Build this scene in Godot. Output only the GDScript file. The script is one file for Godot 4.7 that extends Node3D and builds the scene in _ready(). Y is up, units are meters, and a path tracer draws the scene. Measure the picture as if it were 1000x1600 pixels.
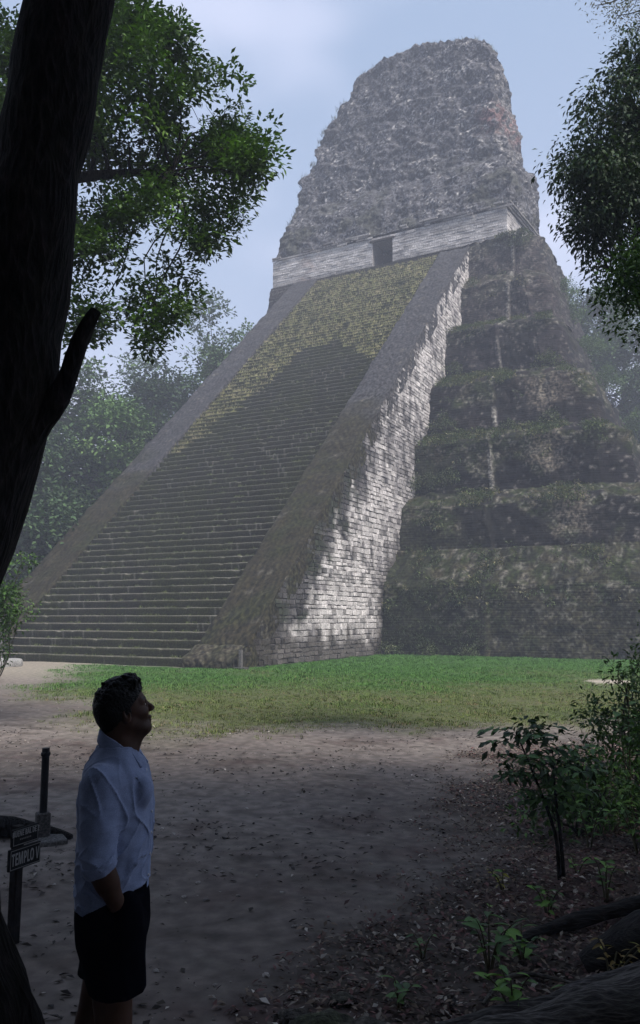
extends Node3D
# A tall stepped temple at the end of a clearing, seen from under the trees at the edge of the forest.

var rng := RandomNumberGenerator.new()
var nz := FastNoiseLite.new()
var n1 := FastNoiseLite.new()
var M := {}
var used := {}
const FOOT := Vector3(-3.614, 0, -34.041)   # the foot of the right balustrade, origin of the temple
const YAW := -27.7

class MB:
	var v := PackedVector3Array()
	var n := PackedVector3Array()
	var c := PackedColorArray()
	var ix := PackedInt32Array()
	func vert(p: Vector3, nn: Vector3, col: Color) -> int:
		v.append(p); n.append(nn); c.append(col)
		return v.size() - 1
	func tri_i(a: int, b: int, d: int) -> void:
		var nn := n[a] + n[b] + n[d]
		if (v[d] - v[a]).cross(v[b] - v[a]).dot(nn) >= 0.0:
			ix.append(a); ix.append(b); ix.append(d)
		else:
			ix.append(a); ix.append(d); ix.append(b)
	func face(pts: Array, cols: Array, hint: Vector3) -> void:
		var nn: Vector3 = (pts[2] - pts[0]).cross(pts[1] - pts[0])
		if nn.length_squared() < 1e-16:
			return
		nn = nn.normalized()
		if nn.dot(hint) < 0.0:
			nn = -nn
		var k := v.size()
		for i in pts.size():
			vert(pts[i], nn, cols[i % cols.size()])
		for i in range(2, pts.size()):
			tri_i(k, k + i - 1, k + i)
	# rows x cols points, smooth normals; «wrap» closes each row into a ring; «hint» tells the outside at the middle
	func grid(p: PackedVector3Array, col: PackedColorArray, w: int, h: int, wrap: bool, out_from = null, hint := Vector3.UP) -> void:
		var k := v.size()
		var nn := PackedVector3Array()
		nn.resize(w * h)
		var wc := w if wrap else w - 1
		for j in h - 1:
			for i in wc:
				var a := j * w + i
				var b := j * w + (i + 1) % w
				var d := a + w
				var e := b + w
				var f := (p[e] - p[a]).cross(p[b] - p[d])
				nn[a] += f; nn[b] += f; nn[d] += f; nn[e] += f
		var s := 0.0
		for i in range(0, w * h, 3):
			if out_from is PackedVector3Array: s += nn[i].dot(p[i] - out_from[i / w])
			elif out_from != null: s += nn[i].dot(p[i] - out_from)
			else: s += nn[i].dot(hint)
		var sg := 1.0 if s >= 0.0 else -1.0
		for i in w * h:
			v.append(p[i]); n.append((nn[i] * sg).normalized()); c.append(col[i])
		for j in h - 1:
			for i in wc:
				var a := k + j * w + i
				var b := k + j * w + (i + 1) % w
				var d := a + w
				var e := b + w
				tri_i(a, b, e)
				tri_i(a, e, d)
	func commit() -> ArrayMesh:
		var m := ArrayMesh.new()
		if v.is_empty():
			return m
		var a := []
		a.resize(Mesh.ARRAY_MAX)
		a[Mesh.ARRAY_VERTEX] = v
		a[Mesh.ARRAY_NORMAL] = n
		a[Mesh.ARRAY_COLOR] = c
		a[Mesh.ARRAY_INDEX] = ix
		m.add_surface_from_arrays(Mesh.PRIMITIVE_TRIANGLES, a)
		return m

# ---------------------------------------------------------------- naming
func numbered(called: String, parent: Node) -> String:
	var key := str(parent.get_instance_id()) + called
	var k: int = used.get(key, 0)
	used[key] = k + 1
	return called if k == 0 else "%s_%03d" % [called, k]

func obj(called: String, mesh: Mesh, m: Material, parent: Node = self) -> MeshInstance3D:
	var o := MeshInstance3D.new()
	o.name = numbered(called, parent)
	o.mesh = mesh
	o.material_override = m
	parent.add_child(o, true)
	return o

func thing(called: String, label: String, category: String, at := Vector3.ZERO, group := "") -> Node3D:
	var o := Node3D.new()
	o.name = numbered(called, self)
	add_child(o, true)
	o.position = at
	tag(o, label, category, group)
	return o

func tag(o: Node, label: String, category: String, group := "") -> void:
	o.set_meta("label", label)
	o.set_meta("category", category)
	if group != "":
		o.set_meta("group", group)

func scatter(called: String, mesh: Mesh, m: Material, xf: Array, cols: Array, parent: Node = self) -> MultiMeshInstance3D:
	var mm := MultiMesh.new()
	mm.transform_format = MultiMesh.TRANSFORM_3D
	mm.use_colors = true
	mm.mesh = mesh
	mm.instance_count = xf.size()
	for i in xf.size():
		mm.set_instance_transform(i, xf[i])
		mm.set_instance_color(i, cols[i])
	var o := MultiMeshInstance3D.new()
	o.name = numbered(called, parent)
	o.multimesh = mm
	o.material_override = m
	o.set_meta("kind", "stuff")
	parent.add_child(o, true)
	return o

# ---------------------------------------------------------------- small helpers
func rf(a: float, b: float) -> float: return rng.randf_range(a, b)
func ss(a: float, b: float, x: float) -> float: return smoothstep(a, b, x)
func ns(x: float, y: float, z: float, f: float) -> float: return nz.get_noise_3d(x * f, y * f, z * f)
func n3(p: Vector3, f: float) -> float: return nz.get_noise_3d(p.x * f, p.y * f, p.z * f)
func m3(p: Vector3, f: float) -> float: return n1.get_noise_3d(p.x * f, p.y * f, p.z * f)
func C(r: float, g: float, b: float) -> Color: return Color(r, g, b)
func table(t: Array, x: float) -> float:
	if x <= t[0][0]: return t[0][1]
	for i in range(1, t.size()):
		if x <= t[i][0]:
			return lerpf(t[i - 1][1], t[i][1], (x - t[i - 1][0]) / (t[i][0] - t[i - 1][0]))
	return t[-1][1]

func box(mb: MB, c: Vector3, half: Vector3, col: Color, basis := Basis.IDENTITY, bevel := 0.0) -> void:
	# a chamfered box: six inset faces and the strips between them
	var e := minf(bevel, minf(half.x, minf(half.y, half.z)) * 0.8)
	var ax := [basis.x, basis.y, basis.z]
	var hh := [half.x, half.y, half.z]
	for k in 3:
		for s in [-1.0, 1.0]:
			var a: int = (k + 1) % 3
			var b: int = (k + 2) % 3
			var o: Vector3 = c + ax[k] * (s * hh[k])
			var q := []
			for t in [[-1, -1], [1, -1], [1, 1], [-1, 1]]:
				q.append(o + ax[a] * (t[0] * (hh[a] - e)) + ax[b] * (t[1] * (hh[b] - e)))
			mb.face(q, [col], ax[k] * s)
			if e > 0.0:
				for s2 in [-1.0, 1.0]:
					var p := []
					for t in [-1.0, 1.0]:
						p.append(c + ax[k] * (s * hh[k]) + ax[a] * (s2 * (hh[a] - e)) + ax[b] * (t * (hh[b] - e)))
					for t in [1.0, -1.0]:
						p.append(c + ax[k] * (s * (hh[k] - e)) + ax[a] * (s2 * hh[a]) + ax[b] * (t * (hh[b] - e)))
					mb.face(p, [col], ax[k] * s + ax[a] * s2)

func tube(mb: MB, pts: Array, rad: Array, sides: int, col: Color, rough := 0.0, freq := 3.0, caps := true, sub := 1) -> void:
	var P := []
	var Rr := []
	if sub > 1:
		var n := pts.size()
		for i in n - 1:
			for s in sub:
				var t := float(s) / sub
				var p0: Vector3 = pts[maxi(i - 1, 0)]
				var p3: Vector3 = pts[mini(i + 2, n - 1)]
				P.append(pts[i].cubic_interpolate(pts[i + 1], p0, p3, t))
				Rr.append(lerpf(rad[i], rad[i + 1], t))
		P.append(pts[-1]); Rr.append(rad[-1])
	else:
		P = pts; Rr = rad
	var n := P.size()
	var gp := PackedVector3Array()
	var gc := PackedColorArray()
	var up := Vector3.UP
	var d0: Vector3 = (P[1] - P[0]).normalized()
	if absf(d0.dot(up)) > 0.9: up = Vector3.RIGHT
	var x := d0.cross(up).normalized()
	for i in n:
		var d: Vector3 = (P[mini(i + 1, n - 1)] - P[maxi(i - 1, 0)]).normalized()
		x = (x - d * x.dot(d)).normalized()
		var y := d.cross(x)
		for k in sides:
			var a := TAU * k / sides
			var dir := x * cos(a) + y * sin(a)
			var r: float = Rr[i]
			var q: Vector3 = P[i] + dir * r
			if rough > 0.0:
				q += dir * r * rough * (n3(q, freq) + 0.6 * n3(q, freq * 3.1))
			gp.append(q)
			var g := 1.0 + 0.35 * n3(q, freq * 2.0)
			gc.append(C(col.r * g, col.g * g, col.b * g))
	mb.grid(gp, gc, sides, n, true, PackedVector3Array(P))
	if caps:
		for e in [0, n - 1]:
			var ring := []
			for k in sides:
				ring.append(gp[e * sides + k])
			mb.face(ring, [col], (P[e] - P[1 if e == 0 else n - 2]))

func rock(mb: MB, c: Vector3, r: Vector3, col: Color, seed_: float, moss := 0.0) -> void:
	var gp := PackedVector3Array()
	var gc := PackedColorArray()
	for j in 9:
		for i in 14:
			var a := TAU * i / 14.0
			var b := PI * (j / 8.0 - 0.5)
			var d := Vector3(cos(a) * cos(b), sin(b), sin(a) * cos(b))
			var g := 1.0 + 0.32 * n3(d + Vector3(seed_, 0, 0), 1.3) + 0.12 * n3(d + Vector3(seed_, 5, 0), 4.0)
			gp.append(c + d * r * g)
			var k := 0.8 + 0.5 * n3(d + Vector3(seed_, 9, 0), 2.5)
			gc.append(C(col.r * k, col.g * k, col.b * k).lerp(C(0.04, 0.06, 0.015), moss * ss(0.0, 0.6, d.y + n3(d, 3.0))))
	mb.grid(gp, gc, 14, 9, true, c)

# ---------------------------------------------------------------- implicit surfaces (surface nets)
func smin(a: float, b: float, k: float) -> float:
	var h := maxf(k - absf(a - b), 0.0) / k
	return minf(a, b) - h * h * k * 0.25
func cap(p: Vector3, a: Vector3, b: Vector3, ra: float, rb: float) -> float:
	var ab := b - a
	var t := clampf((p - a).dot(ab) / ab.length_squared(), 0.0, 1.0)
	return (p - a - ab * t).length() - lerpf(ra, rb, t)
func ell(p: Vector3, c: Vector3, r: Vector3) -> float:
	var q := (p - c) / r
	var k := q.length()
	var k1 := (q / r).length()
	return k * (k - 1.0) / maxf(k1, 1e-6)

func nets(mb: MB, f: Callable, lo: Vector3, hi: Vector3, cell: float, colf: Callable) -> void:
	var B := 6
	var bx := int(ceil((hi.x - lo.x) / (cell * B)))
	var by := int(ceil((hi.y - lo.y) / (cell * B)))
	var bz := int(ceil((hi.z - lo.z) / (cell * B)))
	var nx := bx * B + 1
	var ny := by * B + 1
	var nzz := bz * B + 1
	var val := PackedFloat32Array()
	val.resize(nx * ny * nzz)
	val.fill(1e9)
	var idx := PackedInt32Array()
	idx.resize(nx * ny * nzz)
	idx.fill(-1)
	var reach := cell * B * 0.5 * 1.75 + cell * 2.0
	var active := []
	for k in bz:
		for j in by:
			for i in bx:
				var c := lo + Vector3(i + 0.5, j + 0.5, k + 0.5) * (cell * B)
				if absf(f.call(c)) < reach * 1.35:
					active.append(Vector3i(i, j, k))
					for z in range(k * B, k * B + B + 1):
						for y in range(j * B, j * B + B + 1):
							var row := (z * ny + y) * nx
							for x in range(i * B, i * B + B + 1):
								if val[row + x] > 9e8:
									val[row + x] = f.call(lo + Vector3(x, y, z) * cell)
	var sx := 1
	var sy := nx
	var sz := nx * ny
	var off := [0, sx, sy, sx + sy, sz, sx + sz, sy + sz, sx + sy + sz]
	var edges := [[0, 1], [2, 3], [4, 5], [6, 7], [0, 2], [1, 3], [4, 6], [5, 7], [0, 4], [1, 5], [2, 6], [3, 7]]
	var e := cell * 0.5
	for b in active:
		for z in range(b.z * B, b.z * B + B):
			for y in range(b.y * B, b.y * B + B):
				for x in range(b.x * B, b.x * B + B):
					var o: int = (z * ny + y) * nx + x
					var s0 := val[o] < 0.0
					var mixed := false
					for q in 8:
						if (val[o + off[q]] < 0.0) != s0:
							mixed = true
							break
					if not mixed: continue
					var acc := Vector3.ZERO
					var cnt := 0
					for ed in edges:
						var va := val[o + off[ed[0]]]
						var vb := val[o + off[ed[1]]]
						if (va < 0.0) != (vb < 0.0):
							var t := va / (va - vb)
							var pa := Vector3(ed[0] & 1, (ed[0] >> 1) & 1, ed[0] >> 2)
							var pb := Vector3(ed[1] & 1, (ed[1] >> 1) & 1, ed[1] >> 2)
							acc += pa.lerp(pb, t)
							cnt += 1
					var p := lo + (Vector3(x, y, z) + acc / cnt) * cell
					var g := Vector3(f.call(p + Vector3(e, 0, 0)) - f.call(p - Vector3(e, 0, 0)), f.call(p + Vector3(0, e, 0)) - f.call(p - Vector3(0, e, 0)), f.call(p + Vector3(0, 0, e)) - f.call(p - Vector3(0, 0, e))).normalized()
					idx[o] = mb.vert(p, g, colf.call(p))
	for b in active:
		for z in range(b.z * B, b.z * B + B):
			for y in range(b.y * B, b.y * B + B):
				for x in range(b.x * B, b.x * B + B):
					var o: int = (z * ny + y) * nx + x
					if idx[o] < 0: continue
					var s0 := val[o] < 0.0
					if (val[o + sx] < 0.0) != s0 and y > 0 and z > 0: nq(mb, idx[o], idx[o - sy], idx[o - sy - sz], idx[o - sz])
					if (val[o + sy] < 0.0) != s0 and x > 0 and z > 0: nq(mb, idx[o], idx[o - sx], idx[o - sx - sz], idx[o - sz])
					if (val[o + sz] < 0.0) != s0 and x > 0 and y > 0: nq(mb, idx[o], idx[o - sx], idx[o - sx - sy], idx[o - sy])

func nq(mb: MB, a: int, b: int, c: int, d: int) -> void:
	if a < 0 or b < 0 or c < 0 or d < 0: return
	mb.tri_i(a, b, c)
	mb.tri_i(a, c, d)

# ---------------------------------------------------------------- textures and materials
func noise_tex(f: FastNoiseLite, lo: float, size := 512, tint := Color.WHITE, mid := 0.5) -> NoiseTexture2D:
	var t := NoiseTexture2D.new()
	t.width = size; t.height = size
	t.seamless = true
	t.noise = f
	var g := Gradient.new()
	g.set_color(0, Color(lo, lo, lo)); g.set_color(1, tint)
	if mid != 0.5:
		g.add_point(mid, Color(lo, lo, lo).lerp(tint, 0.25))
	t.color_ramp = g
	return t

func fnoise(type: int, freq: float, oct: int, s: int) -> FastNoiseLite:
	var f := FastNoiseLite.new()
	f.noise_type = type
	f.frequency = freq
	f.fractal_type = FastNoiseLite.FRACTAL_FBM if oct > 1 else FastNoiseLite.FRACTAL_NONE
	f.fractal_octaves = oct
	f.seed = s
	return f

func mat(key: String, color := Color.WHITE, rough := 0.9, tex: Texture2D = null, scale := Vector3.ONE, bump: Texture2D = null, depth := 2.0, world := false, spec := 0.3) -> StandardMaterial3D:
	var m := StandardMaterial3D.new()
	m.resource_name = key
	m.vertex_color_use_as_albedo = true
	m.albedo_color = color
	m.roughness = rough
	m.metallic_specular = spec
	if tex or bump:
		m.uv1_triplanar = true
		m.uv1_world_triplanar = world
		m.uv1_scale = scale
		m.uv1_triplanar_sharpness = 4.0
	if tex: m.albedo_texture = tex
	if bump:
		m.heightmap_enabled = true
		m.heightmap_texture = bump
		m.heightmap_scale = depth
	M[key] = m
	return m

func course_tex() -> ImageTexture:
	# fine relief of weathered masonry, in courses too far away to be told apart
	var S := 512
	var d := PackedByteArray()
	d.resize(S * S)
	var y := 0
	var row := 0
	var r := RandomNumberGenerator.new()
	r.seed = 5
	while y < S:
		var h := mini([14, 18, 16, 22, 12][row % 5], S - y)
		if S - y - h < 10: h = S - y
		var x := r.randi_range(-30, 0)
		while x < S:
			var w := r.randi_range(18, 52)
			var top := r.randi_range(110, 255)
			for yy in range(y, y + h):
				for xx in range(maxi(x, 0), mini(x + w, S)):
					var ed := minf(minf(yy - y, y + h - 1 - yy), minf(xx - x, x + w - 1 - xx))
					d[yy * S + xx] = int(top * clampf(0.25 + ed * 0.3, 0.0, 1.0))
			x += w
		y += h
		row += 1
	return ImageTexture.create_from_image(Image.create_from_data(S, S, false, Image.FORMAT_L8, d))

func make_materials() -> void:
	nz.noise_type = FastNoiseLite.TYPE_SIMPLEX_SMOOTH
	nz.frequency = 1.0
	nz.fractal_type = FastNoiseLite.FRACTAL_NONE
	n1.noise_type = FastNoiseLite.TYPE_SIMPLEX_SMOOTH
	n1.frequency = 1.0
	n1.fractal_octaves = 4
	n1.seed = 77
	var fine := noise_tex(fnoise(FastNoiseLite.TYPE_SIMPLEX_SMOOTH, 0.02, 5, 3), 0.42)
	var soft := noise_tex(fnoise(FastNoiseLite.TYPE_SIMPLEX_SMOOTH, 0.015, 6, 14), 0.68)
	var cell := fnoise(FastNoiseLite.TYPE_CELLULAR, 0.035, 2, 8)
	cell.cellular_return_type = FastNoiseLite.RETURN_DISTANCE2_SUB
	var cells := noise_tex(cell, 0.25)
	var speck := noise_tex(fnoise(FastNoiseLite.TYPE_SIMPLEX_SMOOTH, 0.05, 4, 21), 0.3)
	var bark_n := fnoise(FastNoiseLite.TYPE_SIMPLEX_SMOOTH, 0.012, 5, 4)
	bark_n.fractal_type = FastNoiseLite.FRACTAL_RIDGED
	var bark := noise_tex(bark_n, 0.2)
	var weave := noise_tex(fnoise(FastNoiseLite.TYPE_VALUE, 0.3, 2, 6), 0.75, 256)
	var courses := course_tex()
	var mottle := noise_tex(fnoise(FastNoiseLite.TYPE_SIMPLEX_SMOOTH, 0.045, 5, 51), 0.08)
	mat("block", Color.WHITE, 0.95, noise_tex(fnoise(FastNoiseLite.TYPE_SIMPLEX_SMOOTH, 0.02, 5, 3), 0.62), Vector3(0.7, 0.7, 0.7), speck, 3.0)
	mat("rubble", Color(1.1, 1.1, 1.1), 0.95, mottle, Vector3(0.16, 0.16, 0.16), cells, 5.0)
	mat("masonry", Color(1.1, 1.1, 1.1), 0.95, mottle, Vector3(0.17, 0.17, 0.17), courses, 2.2)
	mat("step", Color.WHITE, 0.95, fine, Vector3(0.8, 0.8, 0.8), speck, 3.0)
	mat("ground", Color.WHITE, 0.95, soft, Vector3(0.55, 0.55, 0.55), speck, 0.28, true)
	mat("bark", Color.WHITE, 0.95, bark, Vector3(3.0, 0.7, 3.0), bark, 3.0)
	mat("root", Color.WHITE, 0.95, bark, Vector3(0.9, 5.0, 5.0), bark, 1.0)
	mat("wood", Color.WHITE, 0.85, bark, Vector3(2.0, 2.0, 2.0), bark, 0.4)
	for k in ["leaf", "leaf_far", "leaf_big"]:
		var l := mat(k, Color.WHITE, 0.55, null, Vector3.ONE, null, 1.0, false, 0.35)
		l.backlight_enabled = true
		l.backlight = Color(0.55, 0.62, 0.3)
	M.leaf_far.roughness = 0.8
	mat("grass", Color.WHITE, 0.8).backlight_enabled = true
	M.grass.backlight = Color(0.4, 0.45, 0.2)
	mat("litter", Color.WHITE, 0.75)
	mat("metal", Color.WHITE, 0.5, fine, Vector3(3, 3, 3), speck, 0.1)
	mat("concrete", Color.WHITE, 0.9, fine, Vector3(3, 3, 3), speck, 0.4)
	mat("plain", Color.WHITE, 0.7)
	mat("skin", Color.WHITE, 0.5)
	M.skin.subsurf_scatter_enabled = true
	M.skin.subsurf_scatter_strength = 0.05
	var cloth := mat("cloth", Color.WHITE, 0.85, weave, Vector3(8, 8, 8), weave, 0.08)
	cloth.rim_enabled = true
	cloth.rim = 0.3
	mat("dark_cloth", Color.WHITE, 0.95, weave, Vector3(8, 8, 8), weave, 0.08, false, 0.1)
	mat("hair", Color.WHITE, 0.45, bark, Vector3(9, 9, 9), bark, 0.5)
	mat("rock", Color.WHITE, 0.9, fine, Vector3(2, 2, 2), speck, 1.0)

func cloud_cover() -> ImageTexture:
	var W_ := 512
	var H_ := 256
	var f := fnoise(FastNoiseLite.TYPE_SIMPLEX_SMOOTH, 1.0, 5, 31)
	var im := Image.create(W_, H_, false, Image.FORMAT_RGBAF)
	for j in H_:
		var el := PI * (0.5 - (j + 0.5) / H_)
		for i in W_:
			var a := TAU * (i + 0.5) / W_
			var d := Vector3(cos(a) * cos(el), sin(el), sin(a) * cos(el))
			var q := Vector3(d.x, d.y * 2.4, d.z)
			var k := ss(-0.05, 0.5, f.get_noise_3d(q.x * 1.6, q.y * 1.6, q.z * 1.6))
			im.set_pixel(i, j, Color(1.0, 0.965, 0.98, k * 0.85 * ss(0.0, 0.1, el)))
	return ImageTexture.create_from_image(im)

func _ready() -> void:
	rng.seed = 20240611
	var cam := Camera3D.new()
	cam.name = "camera"
	cam.position = Vector3(0, 2.15, 0)
	cam.rotation.x = 0.13124
	cam.fov = 65.239
	cam.near = 0.05
	cam.far = 600.0
	add_child(cam)
	var env := Environment.new()
	env.background_mode = Environment.BG_SKY
	var sm := ProceduralSkyMaterial.new()
	sm.sky_top_color = Color(0.315, 0.365, 0.438)
	sm.sky_horizon_color = Color(0.485, 0.505, 0.565)
	sm.sky_curve = 0.2
	sm.ground_bottom_color = Color(0.12, 0.14, 0.11)
	sm.ground_horizon_color = Color(0.3, 0.34, 0.32)
	sm.sun_angle_max = 1.0
	sm.sky_cover = cloud_cover()
	sm.sky_cover_modulate = Color(0.36, 0.335, 0.34, 0.75)
	var sky := Sky.new()
	sky.sky_material = sm
	env.sky = sky
	env.tonemap_mode = Environment.TONE_MAPPER_LINEAR
	env.tonemap_exposure = 4.7
	env.fog_enabled = true
	env.fog_density = 0.003
	env.fog_light_color = Color(0.90, 0.93, 1.0)
	env.sdfgi_enabled = true
	env.ssao_enabled = true
	env.ssil_enabled = true
	var we := WorldEnvironment.new()
	we.name = "world_environment"
	we.environment = env
	add_child(we)
	var sun := DirectionalLight3D.new()
	sun.name = "sun"
	sun.light_energy = 0.5
	sun.light_color = Color(1.0, 0.975, 0.95)
	sun.light_angular_distance = 16.0
	sun.shadow_enabled = true
	add_child(sun)
	sun.look_at_from_position(Vector3(0.53, 0.95, 0.52) * 100.0, Vector3.ZERO)
	make_materials()
	mat("letter", Color(0.5, 0.5, 0.5), 0.8)
	build_ground()
	build_temple()
	build_forest()
	build_near_trees()
	build_person()
	build_ground_things()
	build_plants()
	build_lawn()
	build_litter()
	build_pebbles()

# ---------------------------------------------------------------- ground
func gh(x: float, z: float) -> float:
	var h := 0.14 * ss(-9.0, -4.0, z)
	h += 0.36 * ss(-2.8, 0.0, z)
	h += 0.75 * ss(0.9, 5.5, x + (z + 4.0) * 0.12) * ss(-15.0, -6.0, z)
	h += 0.5 * ss(5.0, 14.0, x) * ss(-20.0, -8.0, z)
	h += 0.035 * ns(x, z, 0.0, 0.35) + 0.012 * ns(x, z, 3.0, 1.6)
	return h

func grass_mask(x: float, z: float) -> float:
	var w := 1.6 * ns(x, z, 9.0, 0.22) + 0.9 * ns(x, z, 2.0, 0.8)
	var near_ := ss(-14.6, -18.2, z + w * 1.1 + 0.12 * x)
	var left := ss(-10.5, -7.0, x + w * 0.8 + (z + 30.0) * -0.18 + 2.0 * ss(-26.0, -16.0, z) * -1.0)
	var foot := ss(0.0, 1.4, -(to_temple(x, z).y - 1.5) if false else to_temple(x, z).y + w * 0.4 + 0.6) if to_temple(x, z).x < -2.0 else 1.0
	return clampf(near_ * left * foot, 0.0, 1.0)

func to_temple(x: float, z: float) -> Vector2:   # (X to the right along the stair foot, Z out of it)
	var d := Vector2(x - FOOT.x, z - FOOT.z)
	return Vector2(d.x * 0.8854 + d.y * 0.4648, d.x * -0.4648 + d.y * 0.8854)

func litter_mask(x: float, z: float) -> float:
	var w := 0.6 * ns(x, z, 4.0, 0.5) + 0.35 * ns(x, z, 8.0, 1.7)
	return ss(-0.45, 0.9, x + w + 0.05 - (-4.2 - z) * 0.29) * ss(-16.0, -11.0, z + w)

func ground_color(x: float, z: float) -> Color:
	var a := ns(x, z, 1.0, 0.16)
	var b := ns(x, z, 1.0, 0.7)
	var d := ns(x, z, 5.0, 2.6)
	var c := C(0.165, 0.14, 0.125).lerp(C(0.23, 0.197, 0.175), clampf(0.5 + a * 0.8 + d * 0.2, 0, 1))
	c = c.lerp(C(0.115, 0.085, 0.075), 0.75 * ss(0.1, 0.75, b * 0.7 + d * 0.5))
	c = c.lerp(C(0.07, 0.055, 0.045), 0.6 * ss(0.35, 0.7, ns(x * 0.6, z * 1.7, 6.0, 1.3)))
	c = c.lerp(C(0.33, 0.29, 0.23), ss(-25.0, -34.0, z) * ss(-6.0, -11.0, x))
	var g := grass_mask(x, z)
	var deep := ss(-18.0, -34.0, z + 5.0 * a + 2.0 * b + 0.15 * x)
	c = c.lerp(C(0.105, 0.12, 0.05).lerp(C(0.05, 0.105, 0.026), deep).lerp(C(0.15, 0.12, 0.075), 0.35 * ss(0.0, 0.6, d) * (1.0 - deep)), g)
	c = c.lerp(C(0.075, 0.06, 0.05).lerp(C(0.1, 0.06, 0.055), ss(0.0, 0.5, b)), litter_mask(x, z) * 0.9)
	var bare := ss(1.0, 0.5, Vector2((x - 9.7) / 1.1, (z + 27.3) / 1.3).length() + 0.3 * d)
	c = c.lerp(C(0.42, 0.37, 0.3), bare)
	if z < -36.0 or absf(x) > 22.0:
		c = c.lerp(C(0.05, 0.055, 0.03), maxf(ss(-46.0, -60.0, z), ss(22.0, 32.0, absf(x))))
	return c

func axis_points(fine_lo: float, fine_hi: float, step: float, lo: float, hi: float) -> Array:
	var r := []
	var x := fine_lo
	while x < fine_hi:
		r.append(x); x += step
	var s := step
	x = fine_hi
	while x < hi:
		r.append(x); s *= 1.12; x += minf(s, 8.0)
	r.append(hi)
	s = step
	x = fine_lo
	while x > lo:
		s *= 1.12; x -= minf(s, 8.0)
		r.push_front(maxf(x, lo))
	return r

func build_ground() -> void:
	var xs := axis_points(-6.0, 7.0, 0.14, -150.0, 150.0)
	var zs := axis_points(-19.0, -3.0, 0.14, -190.0, 60.0)
	var p := PackedVector3Array()
	var c := PackedColorArray()
	for z in zs:
		for x in xs:
			p.append(Vector3(x, gh(x, z), z))
			c.append(ground_color(x, z))
	var mb := MB.new()
	mb.grid(p, c, xs.size(), zs.size(), false, null, Vector3.UP)
	var o := obj("ground", mb.commit(), M.ground)
	o.set_meta("kind", "structure")
	o.set_meta("label", "bare trodden earth of the clearing with scattered leaf litter")
	o.set_meta("category", "ground")

func blades(count: int, h: float, spread: float, w: float) -> ArrayMesh:
	var mb := MB.new()
	for i in count:
		var a := rf(0, TAU)
		var b := Vector3(cos(a), 0, sin(a)) * spread * sqrt(rng.randf())
		var lean := Vector3(rf(-1, 1), 0, rf(-1, 1)) * h * 0.55
		var hh := h * rf(0.5, 1.1)
		var s := Vector3(cos(a * 3.0), 0, sin(a * 3.0)) * w
		var g := rf(0.7, 1.25)
		var col := C(g, g, g)
		var m := b + lean * 0.35 + Vector3(0, hh * 0.6, 0)
		var nn := (Vector3.UP * 0.7 + Vector3(rf(-1, 1), 0.3, rf(-1, 1))).normalized()
		var k := mb.vert(b - s, nn, col)
		mb.vert(b + s, nn, col); mb.vert(m + s * 0.7, nn, col); mb.vert(m - s * 0.7, nn, col)
		mb.vert(b + lean + Vector3(0, hh, 0), nn, col)
		mb.tri_i(k, k + 1, k + 2); mb.tri_i(k, k + 2, k + 3); mb.tri_i(k + 3, k + 2, k + 4)
	return mb.commit()

func leaf_at(mb: MB, base: Vector3, dir: Vector3, up: Vector3, l: float, w: float, g: float) -> void:
	var s := dir.cross(up).normalized()
	var nn := s.cross(dir).normalized()
	if nn.y < 0.0: nn = -nn
	var col := C(g, g, g)
	var m := base + dir * (l * 0.45)
	var k := mb.vert(base, nn, col)
	mb.vert(m + s * w * 0.5 + nn * w * 0.12, (nn + s * 0.3).normalized(), col)
	mb.vert(m - s * w * 0.5 + nn * w * 0.12, (nn - s * 0.3).normalized(), col)
	mb.vert(base + dir * l - nn * l * 0.12, nn, col)
	mb.tri_i(k, k + 1, k + 3)
	mb.tri_i(k, k + 3, k + 2)

func spray(count: int, r: float, l: float, w: float, flat: float, droop := 0.0) -> ArrayMesh:
	# a twig's worth of leaves
	var mb := MB.new()
	for i in count:
		var d := Vector3(rf(-1, 1), rf(-1, 1) * flat, rf(-1, 1))
		while d.length() > 1.0:
			d = Vector3(rf(-1, 1), rf(-1, 1) * flat, rf(-1, 1))
		var dir := (d + Vector3(rf(-0.7, 0.7), rf(-0.5, 0.4) - droop, rf(-0.7, 0.7))).normalized()
		var up := (Vector3.UP + Vector3(rf(-0.8, 0.8), 0, rf(-0.8, 0.8))).normalized()
		leaf_at(mb, d * r, dir, up, l * rf(0.7, 1.2), w * rf(0.8, 1.2), rf(0.7, 1.3))
	return mb.commit()

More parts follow.
